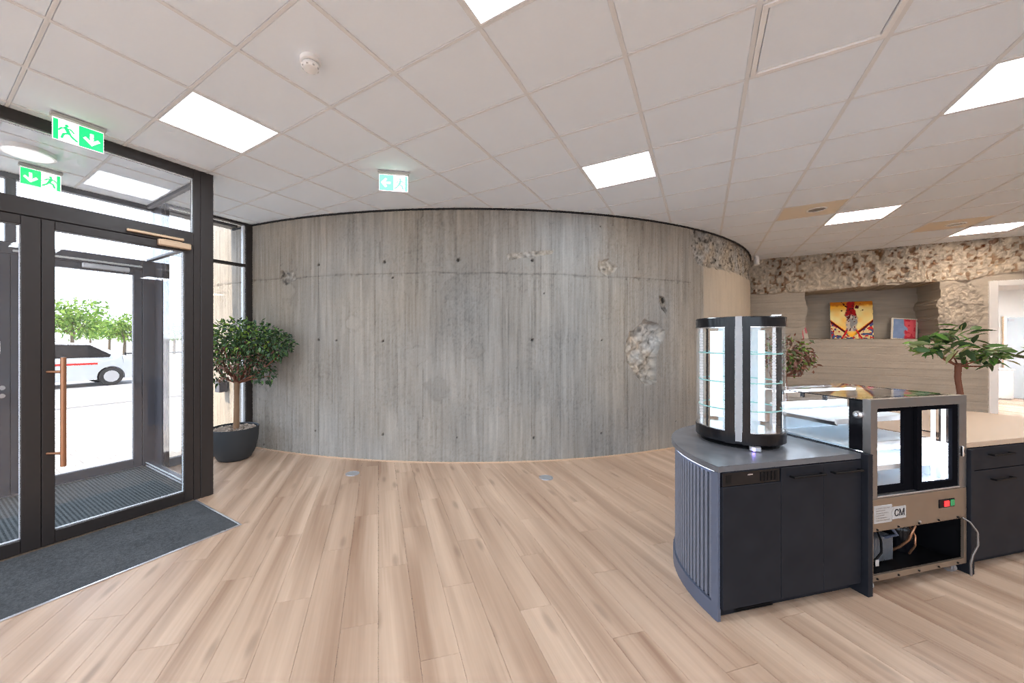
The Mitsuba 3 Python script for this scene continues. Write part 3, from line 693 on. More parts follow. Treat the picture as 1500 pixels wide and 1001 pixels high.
for q in range(4):
    part(mc, 'coil', tube([(1.28, .11, .12 + q * .036), (1.40, .105, .12 + q * .036), (1.55, .11, .12 + q * .036)], .004, 8), 'mat_silver', C, smooth=50)
part(mc, 'copper_pipe', tube([(1.62, .16, .09), (1.63, .10, .16), (1.66, .07, .22), (1.64, .05, .27), (1.68, .05, .32), (1.66, .10, .37), (1.60, .2, .40)], .008, 10), 'mat_copper', C, smooth=50, label='bent copper refrigerant pipe')
part(mc, 'copper_pipe', tube([(1.72, .10, .10), (1.70, .06, .18), (1.70, .06, .25), (1.74, .12, .30)], .006, 10), 'mat_copper', C, smooth=50)
part(mc, 'hose', tube([(1.42, .02, .384), (1.44, .04, .34), (1.47, .03, .30), (1.46, .09, .25)], .010, 10), 'mat_hose' if 'mat_hose' in scene else 'mat_edge', C, smooth=50, label='pale blue hose')
part(mc, 'cable', tube([(1.20, .05, .10), (1.26, .02, .17), (1.33, .03, .20), (1.38, .06, .25), (1.40, .10, .33), (1.36, .2, .38)], .006, 8), 'mat_black', C, smooth=50)
fan = cat(*[turn(shift(bx(-.018, .018, -.002, .002, .015, .075), [0, 0, 0]), [0, 1, 0], q * PI / 3) for q in range(6)])
part(mc, 'fan', shift(cat(fan, cyl([0, -.012, 0], [0, .012, 0], .02)), [1.245, .10, .27]), 'mat_black', C)
part(mc, 'label', bx(1.205, 1.235, VY0 + .02, VY0 + .021, .15, .19), 'mat_grey_plate', C)
for q in range(5):
    for z_ in (.092, .398):
        part(t, 'screw', cyl([VX0 + .05 + q * .185, VY0 - .008, z_ - .002], [VX0 + .05 + q * .185, VY0 + .002, z_ - .002], .006, 8), 'mat_black', C)
pl = part(t, 'rating_plate', bx(1.150, 1.305, VY0 - .004, VY0 - .001, .435, .545, .001), 'mat_grey_plate', C, label='printed rating plate')
for q in range(6):
    part(pl, 'print_line', bx(1.165, 1.285 - (q * 37 % 5) * .012, VY0 - .0045, VY0 - .0038, .450 + q * .015, .4545 + q * .015), 'mat_steel', C)
pl = part(t, 'maker_plate', bx(1.308, 1.430, VY0 - .004, VY0 - .001, .447, .525, .001), 'mat_grey_plate', C, label='plate lettered CM')
tm = meshkit.text_mesh('CM', .042, .0008, True)
tm.apply_transform(np.array([[1, 0, 0, 1.322], [0, 0, -1, VY0 - .0042], [0, 1, 0, .466], [0, 0, 0, 1.0]]))
part(pl, 'lettering', tm, 'mat_ink', C, kind='stuff')
sw = part(t, 'switch_plate', bx(1.735, 1.885, VY0 - .006, VY0 - .001, .472, .528, .003), 'mat_black', C, label='black switch plate')
part(sw, 'red_switch', bx(1.775, 1.822, VY0 - .013, VY0 - .006, .480, .520, .003), 'mat_red', C, label='red rocker switch', emit=(.5, .02, .03), weight=.02)
part(sw, 'green_switch', bx(1.835, 1.872, VY0 - .012, VY0 - .006, .480, .522, .003), 'mat_green', C, label='green rocker switch')
part(t, 'knob', cyl([1.56, VY0 - .006, .405], [1.56, VY0 - .001, .405], .007, 14), 'mat_silver', C)
# sliding doors
for n, (x0, x1, y, gx0, gx1) in enumerate(((1.186, 1.562, VY0 + .026, 1.192, 1.468), (1.553, 1.938, VY0 + .006, 1.592, 1.885))):
    d = num(t + '__door')
    g0, g1 = .645, 1.122
    m = ext(sbox(x0, .604, x1, 1.148).difference(sbox(gx0, g0, gx1, g1)), 0, .018)
    part(d, 'leaf_frame', xz(m, y), 'mat_flat_black', C)
    part(d, 'pane', sheet([[gx0, y + .009, g0], [gx1, y + .009, g0], [gx1, y + .009, g1], [gx0, y + .009, g1]]), 'mat_pane', C)
    if n: part(d, 'lock', [cyl([1.958, VY0 - .012, .855], [1.958, VY0 - .001, .855], .012, 18), cyl([1.958, VY0 - .012, .815], [1.958, VY0 - .001, .815], .012, 18), bx(1.944, 1.954, VY0 - .016, VY0 - .002, .80, .87, .003)], 'mat_chrome', C, smooth=40, label='chrome lock')
# liner, deck, shelves
part(t, 'liner', [bx(VX0 + .012, VX0 + .026, VY0 + .045, .64, .592, WT - .01), bx(VX1 - .024, VX1 - .010, VY0 + .045, .64, .592, WT - .01), bx(VX0 + .012, VX1 - .01, .63, .65, .592, WT - .01)], 'mat_liner', C)
part(t, 'deck', bx(VX0 + .026, VX1 - .024, VY0 + .046, .63, .592, .612, .003), 'mat_liner', C)
part(t, 'outer_shell', [bx(VX0, VX0 + .012, .05, .66, .076, WT - .002), bx(VX1 - .010, VX1, .05, .66, .076, WT - .002), bx(VX0, VX1, .65, .66, .076, WT - .002)], 'mat_black', C)
for z_, y0, y1 in ((.735, .06, .56), (.875, .10, .56), (1.02, .18, .56)):
    s_ = part(t, 'shelf', bx(VX0 + .04, VX1 - .05, y0, y1, z_, z_ + .006, .001), 'mat_liner_glass' if 'mat_liner_glass' in scene else 'mat_liner', C)
    part(s_, 'front_rail', bx(VX0 + .035, VX1 - .045, y0 - .012, y0, z_ - .012, z_ + .022, .002), 'mat_white', C)
    for x_ in (VX0 + .055, VX1 - .075):
        part(s_, 'bracket', bx(x_, x_ + .008, y0, y1, z_ - .026, z_, .001), 'mat_chrome', C)
part(t, 'evaporator_cover', bx(VX0 + .05, VX1 - .06, .585, .628, .63, 1.08, .006), 'mat_liner', C)
for x_, L in ((1.80, None), (1.905, None)):
    part(t, 'light_bar', bx(x_, x_ + .014, .02, .036, .625, 1.13), 'mat_white', C, emit=(7, 8.2, 9.6), weight=.3, label='upright light bar behind the right door')
part(t, 'light_bar', bx(VX0 + .03, VX1 - .03, .55, .59, 1.165, 1.180), 'mat_white', C, emit=(9, 10.6, 12.5), weight=.5, label='light bar under the glass top')
part(t, 'light_bar', bx(VX0 + .06, VX1 - .06, .075, .105, .846, .852), 'mat_white', C, emit=(8, 9.4, 11), weight=.3)
# upper glass and black rear shoulders
part(t, 'shoulder', bx(VX0 + .004, VX0 + .03, VY0 + .04, .085, WT, VT - .012, .003), 'mat_gloss', C, label='glossy black side cheek'); 
part(t, 'shoulder', bx(VX1 - .03, VX1 - .004, VY0 + .04, .085, WT, VT - .012, .003), 'mat_gloss', C)
kn = lathe([[0, 0], [.024, 0], [.026, .006], [.024, .016], [.012, .020], [.010, .028], [0, .028]], 24)
kn = turn(kn, [0, 1, 0], -PI / 2)
part(t, 'knob', shift(kn, [VX0 + .004, .03, 1.105]), 'mat_chrome', C, smooth=40, label='round chrome knob')
for x_ in (VX0 + .016, VX1 - .016):
    part(t, 'side_pane', sheet([[x_, .085, WT], [x_, .65, WT], [x_, .65, VT - .008], [x_, .085, VT - .008]]), 'mat_pane', C)
part(t, 'front_pane', sheet([[VX0 + .016, .652, WT], [VX1 - .016, .652, WT], [VX1 - .016, .652, VT - .008], [VX0 + .016, .652, VT - .008]]), 'mat_pane', C)
part(t, 'top_pane', sheet([[VX0, VY0 + .04, VT - .003], [VX1, VY0 + .04, VT - .003], [VX1, .66, VT - .003], [VX0, .66, VT - .003]]), 'mat_pane', C)
part(t, 'top_border', [bx(VX0, VX1, VY0 + .04, .085, VT - .012, VT - .006), bx(VX0, VX0 + .02, .085, .66, VT - .010, VT - .006), bx(VX1 - .02, VX1, .085, .66, VT - .010, VT - .006)], 'mat_black', C)
for q, y_ in enumerate((.22, .36, .50)):
    part(t, 'clip', bx(VX0 + .018, VX0 + .034, y_, y_ + .022, VT - .045, VT - .010, .002), 'mat_black', C)
for x_ in (VX0 + .05, VX1 - .06):
    for y_ in (.02, .56):
        k = num(t + '__castor')
        part(k, 'wheel', cyl([x_ - .014, y_, .030], [x_ + .014, y_, .030], .030, 24), 'mat_grey_plate' if x_ < 1.5 else 'mat_silver', C, smooth=40)
        part(k, 'fork', [bx(x_ - .020, x_ - .015, y_ - .018, y_ + .02, .02, .066), bx(x_ + .015, x_ + .020, y_ - .018, y_ + .02, .02, .066), bx(x_ - .024, x_ + .024, y_ - .024, y_ + .024, .060, .067)], 'mat_chrome', C)
part(t, 'power_cable', tube([(1.955, VY0 - .006, .39), (1.975, VY0 - .03, .37), (2.005, VY0 - .05, .31), (2.010, VY0 - .05, .22), (1.995, VY0 - .035, .15), (1.985, VY0 - .03, .09), (1.99, VY0 - .03, .01)], .006, 10), 'mat_steel', C, smooth=50, label='grey power cable')

# ------------------------------------------------------------------ round glass display on the worktop (D)
t = thing('round_glass_display', 'round upright glass display cabinet standing on the curved worktop', 'display cabinet')
RD = .257
Z0, Z1, Z2, Z3 = WT + .030, WT + .105, 1.667, 1.732
part(t, 'base_ring', lathe([[0, Z0], [RD - .006, Z0], [RD, Z0 + .005], [RD, Z1 - .004], [RD - .004, Z1], [0, Z1]], 72), 'mat_gloss', D, smooth=35)
part(t, 'foot', lathe([[0, WT], [RD - .035, WT], [RD - .035, WT + .005], [RD - .06, WT + .031], [0, WT + .031]], 64), 'mat_black', D, smooth=35)
part(t, 'cap', lathe([[0, Z2], [RD, Z2], [RD, Z3 - .006], [RD - .006, Z3], [0, Z3]], 72), 'mat_gloss', D, smooth=35)
part(t, 'cap_clip', bx(.17, .22, -.145, -.105, Z3, Z3 + .012, .003), 'mat_chrome', D)
deg = math.radians
for a0, a1 in ((16, 150), (-150, -16)):
    part(t, 'curved_pane', arc_sheet(RD - .004, deg(a0), deg(a1), Z1, Z2, 40), 'mat_pane', D, smooth=True)
for a0, a1, m_, r_ in ((-16.5, -4.4, 'mat_gloss', RD + .001), (-3.9, 3.9, 'mat_strip', RD + .004), (4.4, 13.5, 'mat_gloss', RD + .001)):
    part(t, 'post', ext(sector(r_ - .014, r_, deg(a0), deg(a1), 12), Z0 if m_ != 'mat_strip' else Z0 + .02, Z3 if m_ != 'mat_strip' else Z3 + .001), m_, D, smooth=30, label='silver upright strip' if m_ == 'mat_strip' else None)
# inner column with light strips, ladder rails, glass shelves
scene['mat_shelf_glass'] = {'type': 'thindielectric', 'int_ior': 1.5}
part(t, 'floor_plate', lathe([[0, Z1], [RD - .012, Z1], [RD - .012, Z1 + .004], [0, Z1 + .004]], 56), 'mat_chrome', D)
part(t, 'ceiling_plate', lathe([[0, Z2 - .004], [RD - .012, Z2 - .004], [RD - .012, Z2], [0, Z2]], 56), 'mat_chrome', D)
part(t, 'rear_post', ext(sector(RD - .02, RD - .002, deg(150), deg(210), 20), Z1, Z2), 'mat_liner', D, smooth=30)
mat('mat_mirror', [.75, .80, .82], .08, 1.0)
for (x0, x1), xl, xd in (((-.176, -.097), -.222, (-.196, -.182)), ((.112, .150), .193, (.207, .236))):
    part(t, 'light_panel', bx(x0, x1, .148, .156, Z1 + .02, Z2 - .02), 'mat_white', D, emit=(.42, .70, .84), weight=.3, label='backlit upright panel')
    lad = part(t, 'ladder_rail', bx(xl - .008, xl + .008, .02, .032, Z1 + .004, Z2 - .004), 'mat_silver', D)
    part(lad, 'rung', cat(*[bx(xl - .011, xl + .011, .012, .020, Z1 + .03 + q * .021, Z1 + .041 + q * .021) for q in range(30)]), 'mat_white', D, kind='stuff')
    part(t, 'dark_rail', bx(*xd, .06, .07, Z1 + .004, Z2 - .004), 'mat_black', D)
for z_ in (1.12, 1.30, 1.49):
    for a0, a1 in ((12, 168), (-168, -12)):
        p_ = sector(.035, RD - .022, deg(a0), deg(a1), 30)
        s_ = part(t, 'shelf', sheet([[0, 0, 0]] * 4) if False else trimesh.Trimesh(*(lambda e: (np.c_[e.vertices[:, :2], np.full(len(e.vertices), z_)], e.faces[e.face_normals[:, 2] > .5]))(ext(p_, 0, .001)), process=False), 'mat_shelf_glass', D)
        part(s_, 'rim', ext(sector(RD - .024, RD - .019, deg(a0), deg(a1), 30), z_ - .004, z_ + .004), 'mat_shelf_edge', D)
t2 = part(t, 'touch_control', bx(.055, .115, -.272, -.225, WT + .002, WT + .030, .005), 'mat_silver', D)
part(t2, 'indicator', bx(.070, .084, -.276, -.271, WT + .006, WT + .026), 'mat_white', D, emit=(2.5, 1.6, 9), weight=.05, label='violet indicator light')

# ------------------------------------------------------------------ exit signs, smoke detector, loudspeakers, camera, floor sockets
def ramp_man(h):
    """running figure heading left, about h tall, origin at its feet"""
    L = lambda p, r: LineString([(x * h, y * h) for x, y in p]).buffer(r * h)
    return unary_union([Point(.02 * h, .90 * h).buffer(.085 * h), L([(-.02, .74), (.12, .45)], .085), L([(-.02, .74), (-.22, .68), (-.33, .52)], .042), L([(.0, .73), (.20, .72), (.33, .58)], .042),
                        L([(.10, .45), (-.12, .34), (-.20, .08)], .055), L([(.12, .45), (.27, .25), (.46, .10)], .055)])
def arrow(direction, h):
    a = unary_union([LineString([(0, .42 * h), (0, -.30 * h)]).buffer(.10 * h, cap_style=2), LineString([(-.40 * h, .02 * h), (0, -.36 * h), (.40 * h, .02 * h)]).buffer(.105 * h, cap_style=2, join_style=2)])
    return affinity.rotate(a, direction, origin=(0, 0))
def exit_sign(x0, y0, x1, y1, label, mirrored, direction, E, hh=.165, back=True):
    t = thing('exit_sign', label, 'exit sign')
    L = math.hypot(x1 - x0, y1 - y0); fr = frame(x0, y0, math.atan2(y1 - y0, x1 - x0))
    part(t, 'housing', bx(-.01, L + .01, -.025, .025, ZC - .032, ZC - .0045, .004), 'mat_grey_plate', fr)
    zt = ZC - .036
    part(t, 'plate', bx(0, L, -.004, .004, zt - hh, zt + .004, .001), 'mat_white', fr)
    def face(flip):
        half = L / 2
        green = sbox(half * 1.0, .006, L - .004, hh - .006)
        if direction == 180: ar = affinity.translate(arrow(0, hh * .62), half * 1.5, hh * .52)
        else: ar = affinity.translate(arrow(direction, hh * .62), half * 1.5, hh * .5)
        man = affinity.translate(ramp_man(hh * .70), half * .52, hh * .12)
        door = sbox(.006, .006, .030, hh - .010)
        gpoly = unary_union([green.difference(ar), man, door])
        wpoly = sbox(.002, .002, L - .002, hh - .002).difference(gpoly)
        out = []
        for p_ in (gpoly, wpoly):
            if mirrored: p_ = affinity.scale(p_, -1, 1, origin=(L / 2, 0))
            e = ext(p_, 0, .0004)
            if flip: m = np.array([[-1, 0, 0, L], [0, 0, 1, .0046], [0, 1, 0, zt - hh], [0, 0, 0, 1.0]])
            else: m = np.array([[1, 0, 0, 0], [0, 0, -1, -.0046], [0, 1, 0, zt - hh], [0, 0, 0, 1.0]])
            e.apply_transform(m); out.append(e)
        return out
    for flip in ((False, True) if back else (False,)):
        g_, w_ = face(flip)
        part(t, 'pictogram', g_, 'mat_green', fr, emit=E[0], weight=.04, label='green running man and arrow panel', kind='stuff'); part(t, 'backlit_face', w_, 'mat_white', fr, emit=E[1], weight=.04, kind='stuff')
q0, q1 = gp(-4.02, .604), gp(-4.02, .878)
exit_sign(*q0, *q1, 'green and white exit sign with a down arrow in front of the glass doors', False, 0, ((.0, .62, .16), (.95, 1.0, .95)))
exit_sign(-.925, 3.60, -.645, 3.65, 'pale green exit sign hanging from the ceiling near the curved concrete wall', True, 90, ((.28, .85, .55), (1.05, 1.1, 1.08)))
q0, q1 = gp(-5.44, .617), gp(-5.44, .880)
exit_sign(*q0, *q1, 'green and white exit sign with its arrow at the left, hanging inside the glass lobby', True, 0, ((.0, .62, .16), (.95, 1.0, .95)))
t = thing('smoke_detector', 'round white smoke detector on a ceiling tile', 'smoke detector')
part(t, 'base', lathe([[0, 0], [.058, 0], [.058, -.022], [.05, -.026], [0, -.026]], 40), 'mat_white', frame(-.965, 2.17, 0, ZC - .0002), smooth=35)
part(t, 'head', lathe([[0, -.034], [.048, -.034], [.050, -.046], [.042, -.060], [.026, -.066], [0, -.066]], 40), 'mat_white', frame(-.965, 2.17, 0, ZC), smooth=35)
part(t, 'slot_ring', lathe([[0, -.026], [.044, -.026], [.044, -.034], [0, -.034]], 40), 'mat_grey_plate', frame(-.965, 2.17, 0, ZC))
for q in range(8):
    part(t, 'vane', turn(bx(.040, .047, -.006, .006, -.058, -.049), [0, 0, 1], q * PI / 4), 'mat_grey_plate', frame(-.965, 2.17, 0, ZC))
for (x_, y_, L) in ((4.44, 4.69, 'round ceiling loudspeaker in the cream tile beside the light panel above the painting'), (7.03, 5.29, 'round ceiling loudspeaker in the cream tile nearest the doorway')):
    t = thing('ceiling_loudspeaker', L, 'loudspeaker')
    part(t, 'rim', lathe([[.085, 0], [.10, 0], [.10, -.006], [.085, -.008], [.085, 0]], 40), 'mat_white', frame(x_, y_, 0, ZC - .0005), smooth=35)
    part(t, 'grille', lathe([[0, -.003], [.085, -.003], [.085, 0], [0, 0]], 40), 'mat_steel', frame(x_, y_, 0, ZC - .0005))
t = thing('security_camera', 'small white bullet camera where the round wall meets the rough wall', 'camera')
pc_ = np.array([5.70, 7.30])
part(t, 'mount', cyl([*pc_, ZC - .005], [*pc_, ZC - .06], .035, 20), 'mat_white', smooth=40)
part(t, 'body', cyl([pc_[0], pc_[1], ZC - .05], [pc_[0] - .01, pc_[1] - .02, ZC - .19], .045, 24), 'mat_white', smooth=40)
for (x_, y_, L) in ((-1.41, 4.28, 'oval silver floor socket near the potted ficus'), (.842, 4.155, 'pale round floor socket near the middle of the curved wall')):
    t = thing('floor_socket', L, 'floor socket')
    part(t, 'rim', lathe([[.066, 0], [.080, 0], [.079, .004], [.066, .005], [.066, 0]], 48), 'mat_silver', frame(x_, y_, 0), smooth=35)
    part(t, 'lid', lathe([[0, 0], [.066, 0], [.066, .004], [0, .004]], 48), 'mat_socket' if x_ < 0 else 'mat_skirting_grey' if 'mat_skirting_grey' in scene else 'mat_socket', frame(x_, y_, 0))

# ------------------------------------------------------------------ pictures in the niche
PB = B0 + .60
def picture(name, label, a0, w, h, lean, fn, yaw=0.0, thick=.03, skew=0.0):
    t = thing(name, label, 'picture')
    m = G @ frame(a0, PB, yaw, 1.588) @ trimesh.transformations.rotation_matrix(-lean, [1, 0, 0]) @ trimesh.transformations.rotation_matrix(skew, [0, 1, 0])
    inv = [[float(q) for q in r_] for r_ in np.linalg.inv(m)]
    def tex(p, n, uv):
        x = (inv[0][0] * p.x + inv[0][1] * p.y + inv[0][2] * p.z + inv[0][3]) / w
        z_ = (inv[2][0] * p.x + inv[2][1] * p.y + inv[2][2] * p.z + inv[2][3]) / h
        return fn(x, z_)
    diff('mat_' + t, proc(tex))
    part(t, 'stretcher', bx(0, w, .002, thick, 0, h, .002), 'mat_white', m)
    part(t, 'canvas', bx(.0005, w - .0005, -.001, .002, .0005, h - .0005), 'mat_' + t, m)
    return t
def gold_fn(x, z_):
    n1 = noise(x * 6, z_ * 6, 3); n2 = noise(x * 18, z_ * 16, 5); n3 = noise(x * 30, z_ * 26, 9)
    c = mix(lin(255, 190, 60), lin(255, 238, 170), smoothstep(.35, .95, n1 * .5 + .5 * smoothstep(1.0, .3, dr.abs(z_ - .55) * 2)))
    c = mix(c, lin(196, 120, 40), smoothstep(.88, .95, z_ + .05 * n2))
    v = dr.abs(x - .5) - (z_ - .12) * 1.15                       # the two rays
    lower = smoothstep(-.02, .02, v - .10)
    pat = mix(lin(236, 214, 160), lin(86, 96, 140), smoothstep(.48, .56, n2)); pat = mix(pat, lin(196, 60, 60), smoothstep(.62, .68, n3))
    c = mix(c, pat, lower)
    ray = smoothstep(.050, .030, dr.abs(v - .09)) * smoothstep(.10, .2, z_)
    c = mix(c, lin(90, 30, 40), ray); c = mix(c, lin(235, 130, 30), smoothstep(.018, .010, dr.abs(v - .05)) * smoothstep(.2, .25, z_))
    fig = smoothstep(.17, .13, dr.abs(x - .5 + .05 * (n1 - .5)) + .10 * dr.abs(z_ - .45) + .04 * (n2 - .5))
    fc = mix(lin(150, 150, 150), lin(205, 190, 175), smoothstep(.4, .6, n2)); fc = mix(fc, lin(170, 38, 40), smoothstep(.56, .64, z_ + .1 * (n1 - .5))); fc = mix(fc, lin(96, 44, 46), smoothstep(.68, .78, n3))
    c = mix(c, fc, fig * smoothstep(.18, .22, z_))
    blot = smoothstep(.66, .72, n2 * .7 + n3 * .3) * smoothstep(.66, .76, z_) * smoothstep(.32, .26, dr.abs(x - .5))
    c = mix(c, lin(80, 26, 30), blot)
    red = smoothstep(.03, .015, dr.abs(dr.abs(x - .5) - .55 * (.28 - z_) - .08)) * smoothstep(.26, .22, z_)
    return mix(c, lin(200, 40, 50), red)
def blue_fn(x, z_):
    n1 = fbm(x * 5, z_ * 5, 13, 3)
    c = mix(lin(122, 146, 190), lin(150, 170, 205), n1)
    n2 = noise(x * 3.5 + 4, z_ * 4, 31)
    c = mix(c, lin(235, 104, 116), smoothstep(.03, -.03, .50 + .55 * (n2 - .5) + .10 * (z_ - .5) - x)); c = mix(c, lin(214, 64, 80), smoothstep(.55, .62, noise(x * 9, z_ * 9, 33)) * smoothstep(.45, .55, x))
    brd = dr.maximum(dr.maximum(smoothstep(.08, .07, x), smoothstep(.92, .93, x)), dr.maximum(smoothstep(.05, .04, z_), smoothstep(.95, .96, z_)))
    return mix(c, lin(224, 218, 208), brd)
def pink_fn(x, z_):
    n1 = noise(x * 4, z_ * 3, 21)
    return mix(lin(228, 222, 214), lin(216, 130, 140), smoothstep(.5, .6, n1))
picture('painting', 'square golden painting with red figure and dark rays leaning in the niche', 2.25, .62, .76, .10, gold_fn)
picture('painting', 'small blue and red abstract picture leaning at the right of the niche', 3.10, .36, .42, .16, blue_fn, .12, .02, .10)
picture('painting', 'white and pink print half hidden behind the broken left edge of the niche', 1.80, .22, .62, .16, pink_fn, .9, .012)

# ------------------------------------------------------------------ plants
def leaf_mesh(L, w, curl=.15):
    """one leaf along +x, folded along its midrib"""
    x = np.array([0, .12, .35, .6, .82, 1.0]) * L; hw = np.array([.02, .45, .95, .9, .5, .02]) * w / 2
    zc = -curl * L * (x / L) ** 2
    V = np.vstack([np.c_[x, -hw, zc + hw * .25], np.c_[x, np.zeros(6), zc], np.c_[x, hw, zc + hw * .25]]); f = []
    for r in (0, 6):
        for i in range(5): f += [[r + i, r + i + 1, r + i + 7], [r + i, r + i + 7, r + i + 6]]
    return V, np.array(f)
def small_leaf(L, w):
    return np.array([[0, 0, 0], [.45 * L, -w / 2, .1 * w], [L, 0, -.12 * L], [.45 * L, w / 2, .1 * w]]), np.array([[0, 1, 2], [0, 2, 3]])
def rot_to(d, roll):
    d = d / np.linalg.norm(d); up = np.array([0, 0, 1.0])
    y = np.cross(up, d); y = y / (np.linalg.norm(y) + 1e-9); z_ = np.cross(d, y)
    c, s_ = math.cos(roll), math.sin(roll)
    return np.stack([d, c * y + s_ * z_, -s_ * y + c * z_], 1)
def leaf_cloud(blobs, n, L, cols, r, shell=.55):
    Vs, Fs, Cs, at = [], [], [], 0
    wts = np.array([b[1][0] * b[1][1] * b[1][2] for b in blobs]); wts = wts / wts.sum()
    for _ in range(n):
        c0, rad = blobs[r.choice(len(blobs), p=wts)]
        d = r.normal(size=3); d /= np.linalg.norm(d); q = shell + (1 - shell) * r.random() ** .6
        p = np.array(c0) + d * np.array(rad) * q * (1 + .10 * r.normal())
        dirn = d * .8 + r.normal(size=3) * .6 + np.array([0, 0, -.35])
        l = L * (.7 + .6 * r.random()); V, F = small_leaf(l, l * .55)
        V = V @ rot_to(dirn, r.normal() * .8).T + p
        Vs.append(V); Fs.append(F + at); at += len(V)
        c = np.array(cols[r.integers(len(cols))]) * (.75 + .5 * r.random()); Cs.append(np.tile(c, (len(V), 1)))
    return trimesh.Trimesh(np.vstack(Vs), np.vstack(Fs), process=False), np.vstack(Cs).clip(0, 1)
def potted(px, py, label, prof, mpot, trunk, tr, mbark, rim_z, rim_r, seed):
    t = thing('potted_plant', label, 'plant')
    fr = frame(px, py, 0)
    part(t, 'pot', lathe(prof, 64), mpot, fr, smooth=35)
    r = np.random.default_rng(seed)
    V, F, Cc, at = [], [], [], 0
    ico = trimesh.creation.icosphere(subdivisions=1)
    for _ in range(260):
        a_ = r.random() * 2 * PI; q = rim_r * .93 * math.sqrt(r.random()); s_ = .010 + .010 * r.random()
        v = ico.vertices * np.array([s_ * 1.2, s_, s_ * .7]) @ rot_to(r.normal(size=3), 0).T
        V.append(v + [q * math.cos(a_), q * math.sin(a_), rim_z - .028 + .006 * r.random()]); F.append(ico.faces + at); at += len(v)
        Cc.append(np.tile(np.array([.40, .34, .29]) * (.6 + .8 * r.random()), (len(v), 1)))
    part(t, 'pebbles', trimesh.Trimesh(np.vstack(V), np.vstack(F), process=False), 'mat_pebble', fr, kind='stuff', color=np.vstack(Cc).clip(0, 1))
    part(t, 'soil', cyl([0, 0, rim_z - .05], [0, 0, rim_z - .034], rim_r * .97, 40), 'mat_bark', fr)
    part(t, 'trunk', tube(trunk, tr, 12), mbark, fr, smooth=50)
    return t, fr, r
def twigs(t, fr, start, ends, r0, m, r):
    for e in ends:
        e = np.array(e, float); s_ = np.array(start, float); mid = (s_ + e) / 2 + r.normal(size=3) * .03 + np.array([0, 0, -.03])
        part(t, 'branch', tube([s_, mid, e], [r0, r0 * .75, r0 * .35], 7), m, fr, smooth=50)
pot_prof = [[0, 0], [.165, 0], [.195, .02], [.245, .12], [.272, .25], [.282, .38], [.283, .415], [.276, .42], [.268, .415], [.262, .37], [0, .36]]
t, fr, r = potted(-3.155, 4.83, 'ficus tree in a rounded dark grey pot standing by the window', pot_prof, 'mat_pot', [(.02, 0, .36), (.025, 0, .6), (.02, .01, .8), (.03, 0, 1.02)], [.036, .033, .031, .034], 'mat_bark', .42, .262, 31)
ends = [(.30 * math.cos(q) + .05, .24 * math.sin(q), 1.38 + .12 * math.sin(q * 3)) for q in np.linspace(0, 2 * PI, 12)[:-1]] + [(.60, -.12, 1.52), (.72, -.15, 1.42), (-.3, 0, 1.5), (.1, 0, 1.68), (.5, -.1, 1.1)]
twigs(t, fr, (.03, 0, 1.0), ends, .015, 'mat_bark_red', r)
G1, G2, G3 = lin(56, 80, 54), lin(82, 114, 62), lin(136, 168, 70)
RB = lin(138, 108, 96)
V, c = leaf_cloud([((.04, 0, 1.60), (.36, .30, .24)), ((-.18, .02, 1.55), (.28, .26, .28)), ((.30, -.04, 1.58), (.32, .26, .22))], 1500, .062, [G2, G3, G2, G1, G1], r)
part(t, 'foliage', V, 'mat_leaf', fr, kind='stuff', color=c)
V, c = leaf_cloud([((.02, 0, 1.32), (.40, .32, .28)), ((.28, -.02, 1.34), (.30, .25, .24))], 1050, .058, [G1, G1, G2, RB, RB, RB], r, .35)
part(t, 'foliage', V, 'mat_leaf', fr, kind='stuff', color=c)
V, c = leaf_cloud([((.62, -.14, 1.52), (.20, .18, .19)), ((.47, -.12, 1.12), (.13, .10, .11)), ((.40, -.1, 1.22), (.12, .1, .1)), ((-.25, -.05, 1.12), (.14, .14, .14))], 640, .062, [G1, G1, G2, G1], r)
part(t, 'foliage', V, 'mat_leaf', fr, kind='stuff', color=c)
# rubber tree with large leaves behind the beige worktop
tall_prof = [[0, 0], [.15, 0], [.17, .02], [.20, .40], [.205, .46], [.196, .465], [.19, .44], [0, .43]]
t, fr, r = potted(5.755, 4.30, 'large-leaved rubber tree with a bare stem in front of the white doorway', tall_prof, 'mat_pot', [(.01, 0, .43), (.0, 0, .7), (.01, 0, .95), (-.02, 0, 1.12), (-.01, 0, 1.30)], [.030, .027, .026, .026, .028], 'mat_bark_red', .465, .19, 41)
twig_ends = []
for q in range(20):
    a_ = q * 2.399 + .3 * r.random(); rr = .04 + .32 * math.sqrt((q + .5) / 20)
    twig_ends.append((rr * math.cos(a_), rr * .8 * math.sin(a_), 1.34 + (.36 - .42 * max(0, rr - .08)) * ((q * .618) % 1.0)))
twig_ends += [(.40, -.05, 1.47), (-.38, -.02, 1.48), (-.06, -.05, 1.70)]
twigs(t, fr, (-.01, 0, 1.26), twig_ends[::3], .009, 'mat_bark_red', r)
LG = [lin(52, 78, 46), lin(66, 100, 48), lin(92, 134, 58), lin(58, 86, 52), lin(140, 150, 104)]
n_leaf = 0
for e in twig_ends:
    for q in range(8):
        a_ = r.random() * 2 * PI; d_ = np.array([math.cos(a_), math.sin(a_) * .9, .10 + .55 * r.normal()]) + np.array(e) * np.array([1.0, 1.0, 0])
        V, F = leaf_mesh(.125 + .06 * r.random(), .056 + .014 * r.random(), .10 + .2 * r.random())
        V = V @ rot_to(d_, r.normal() * .5).T + np.array(e) * (1, 1, 1) + r.normal(size=3) * np.array([.05, .05, .035])
        part(t, 'leaf', trimesh.Trimesh(V, F, process=False), 'mat_leaf', fr, smooth=True, color=np.tile(LG[r.integers(5)], (len(V), 1)))
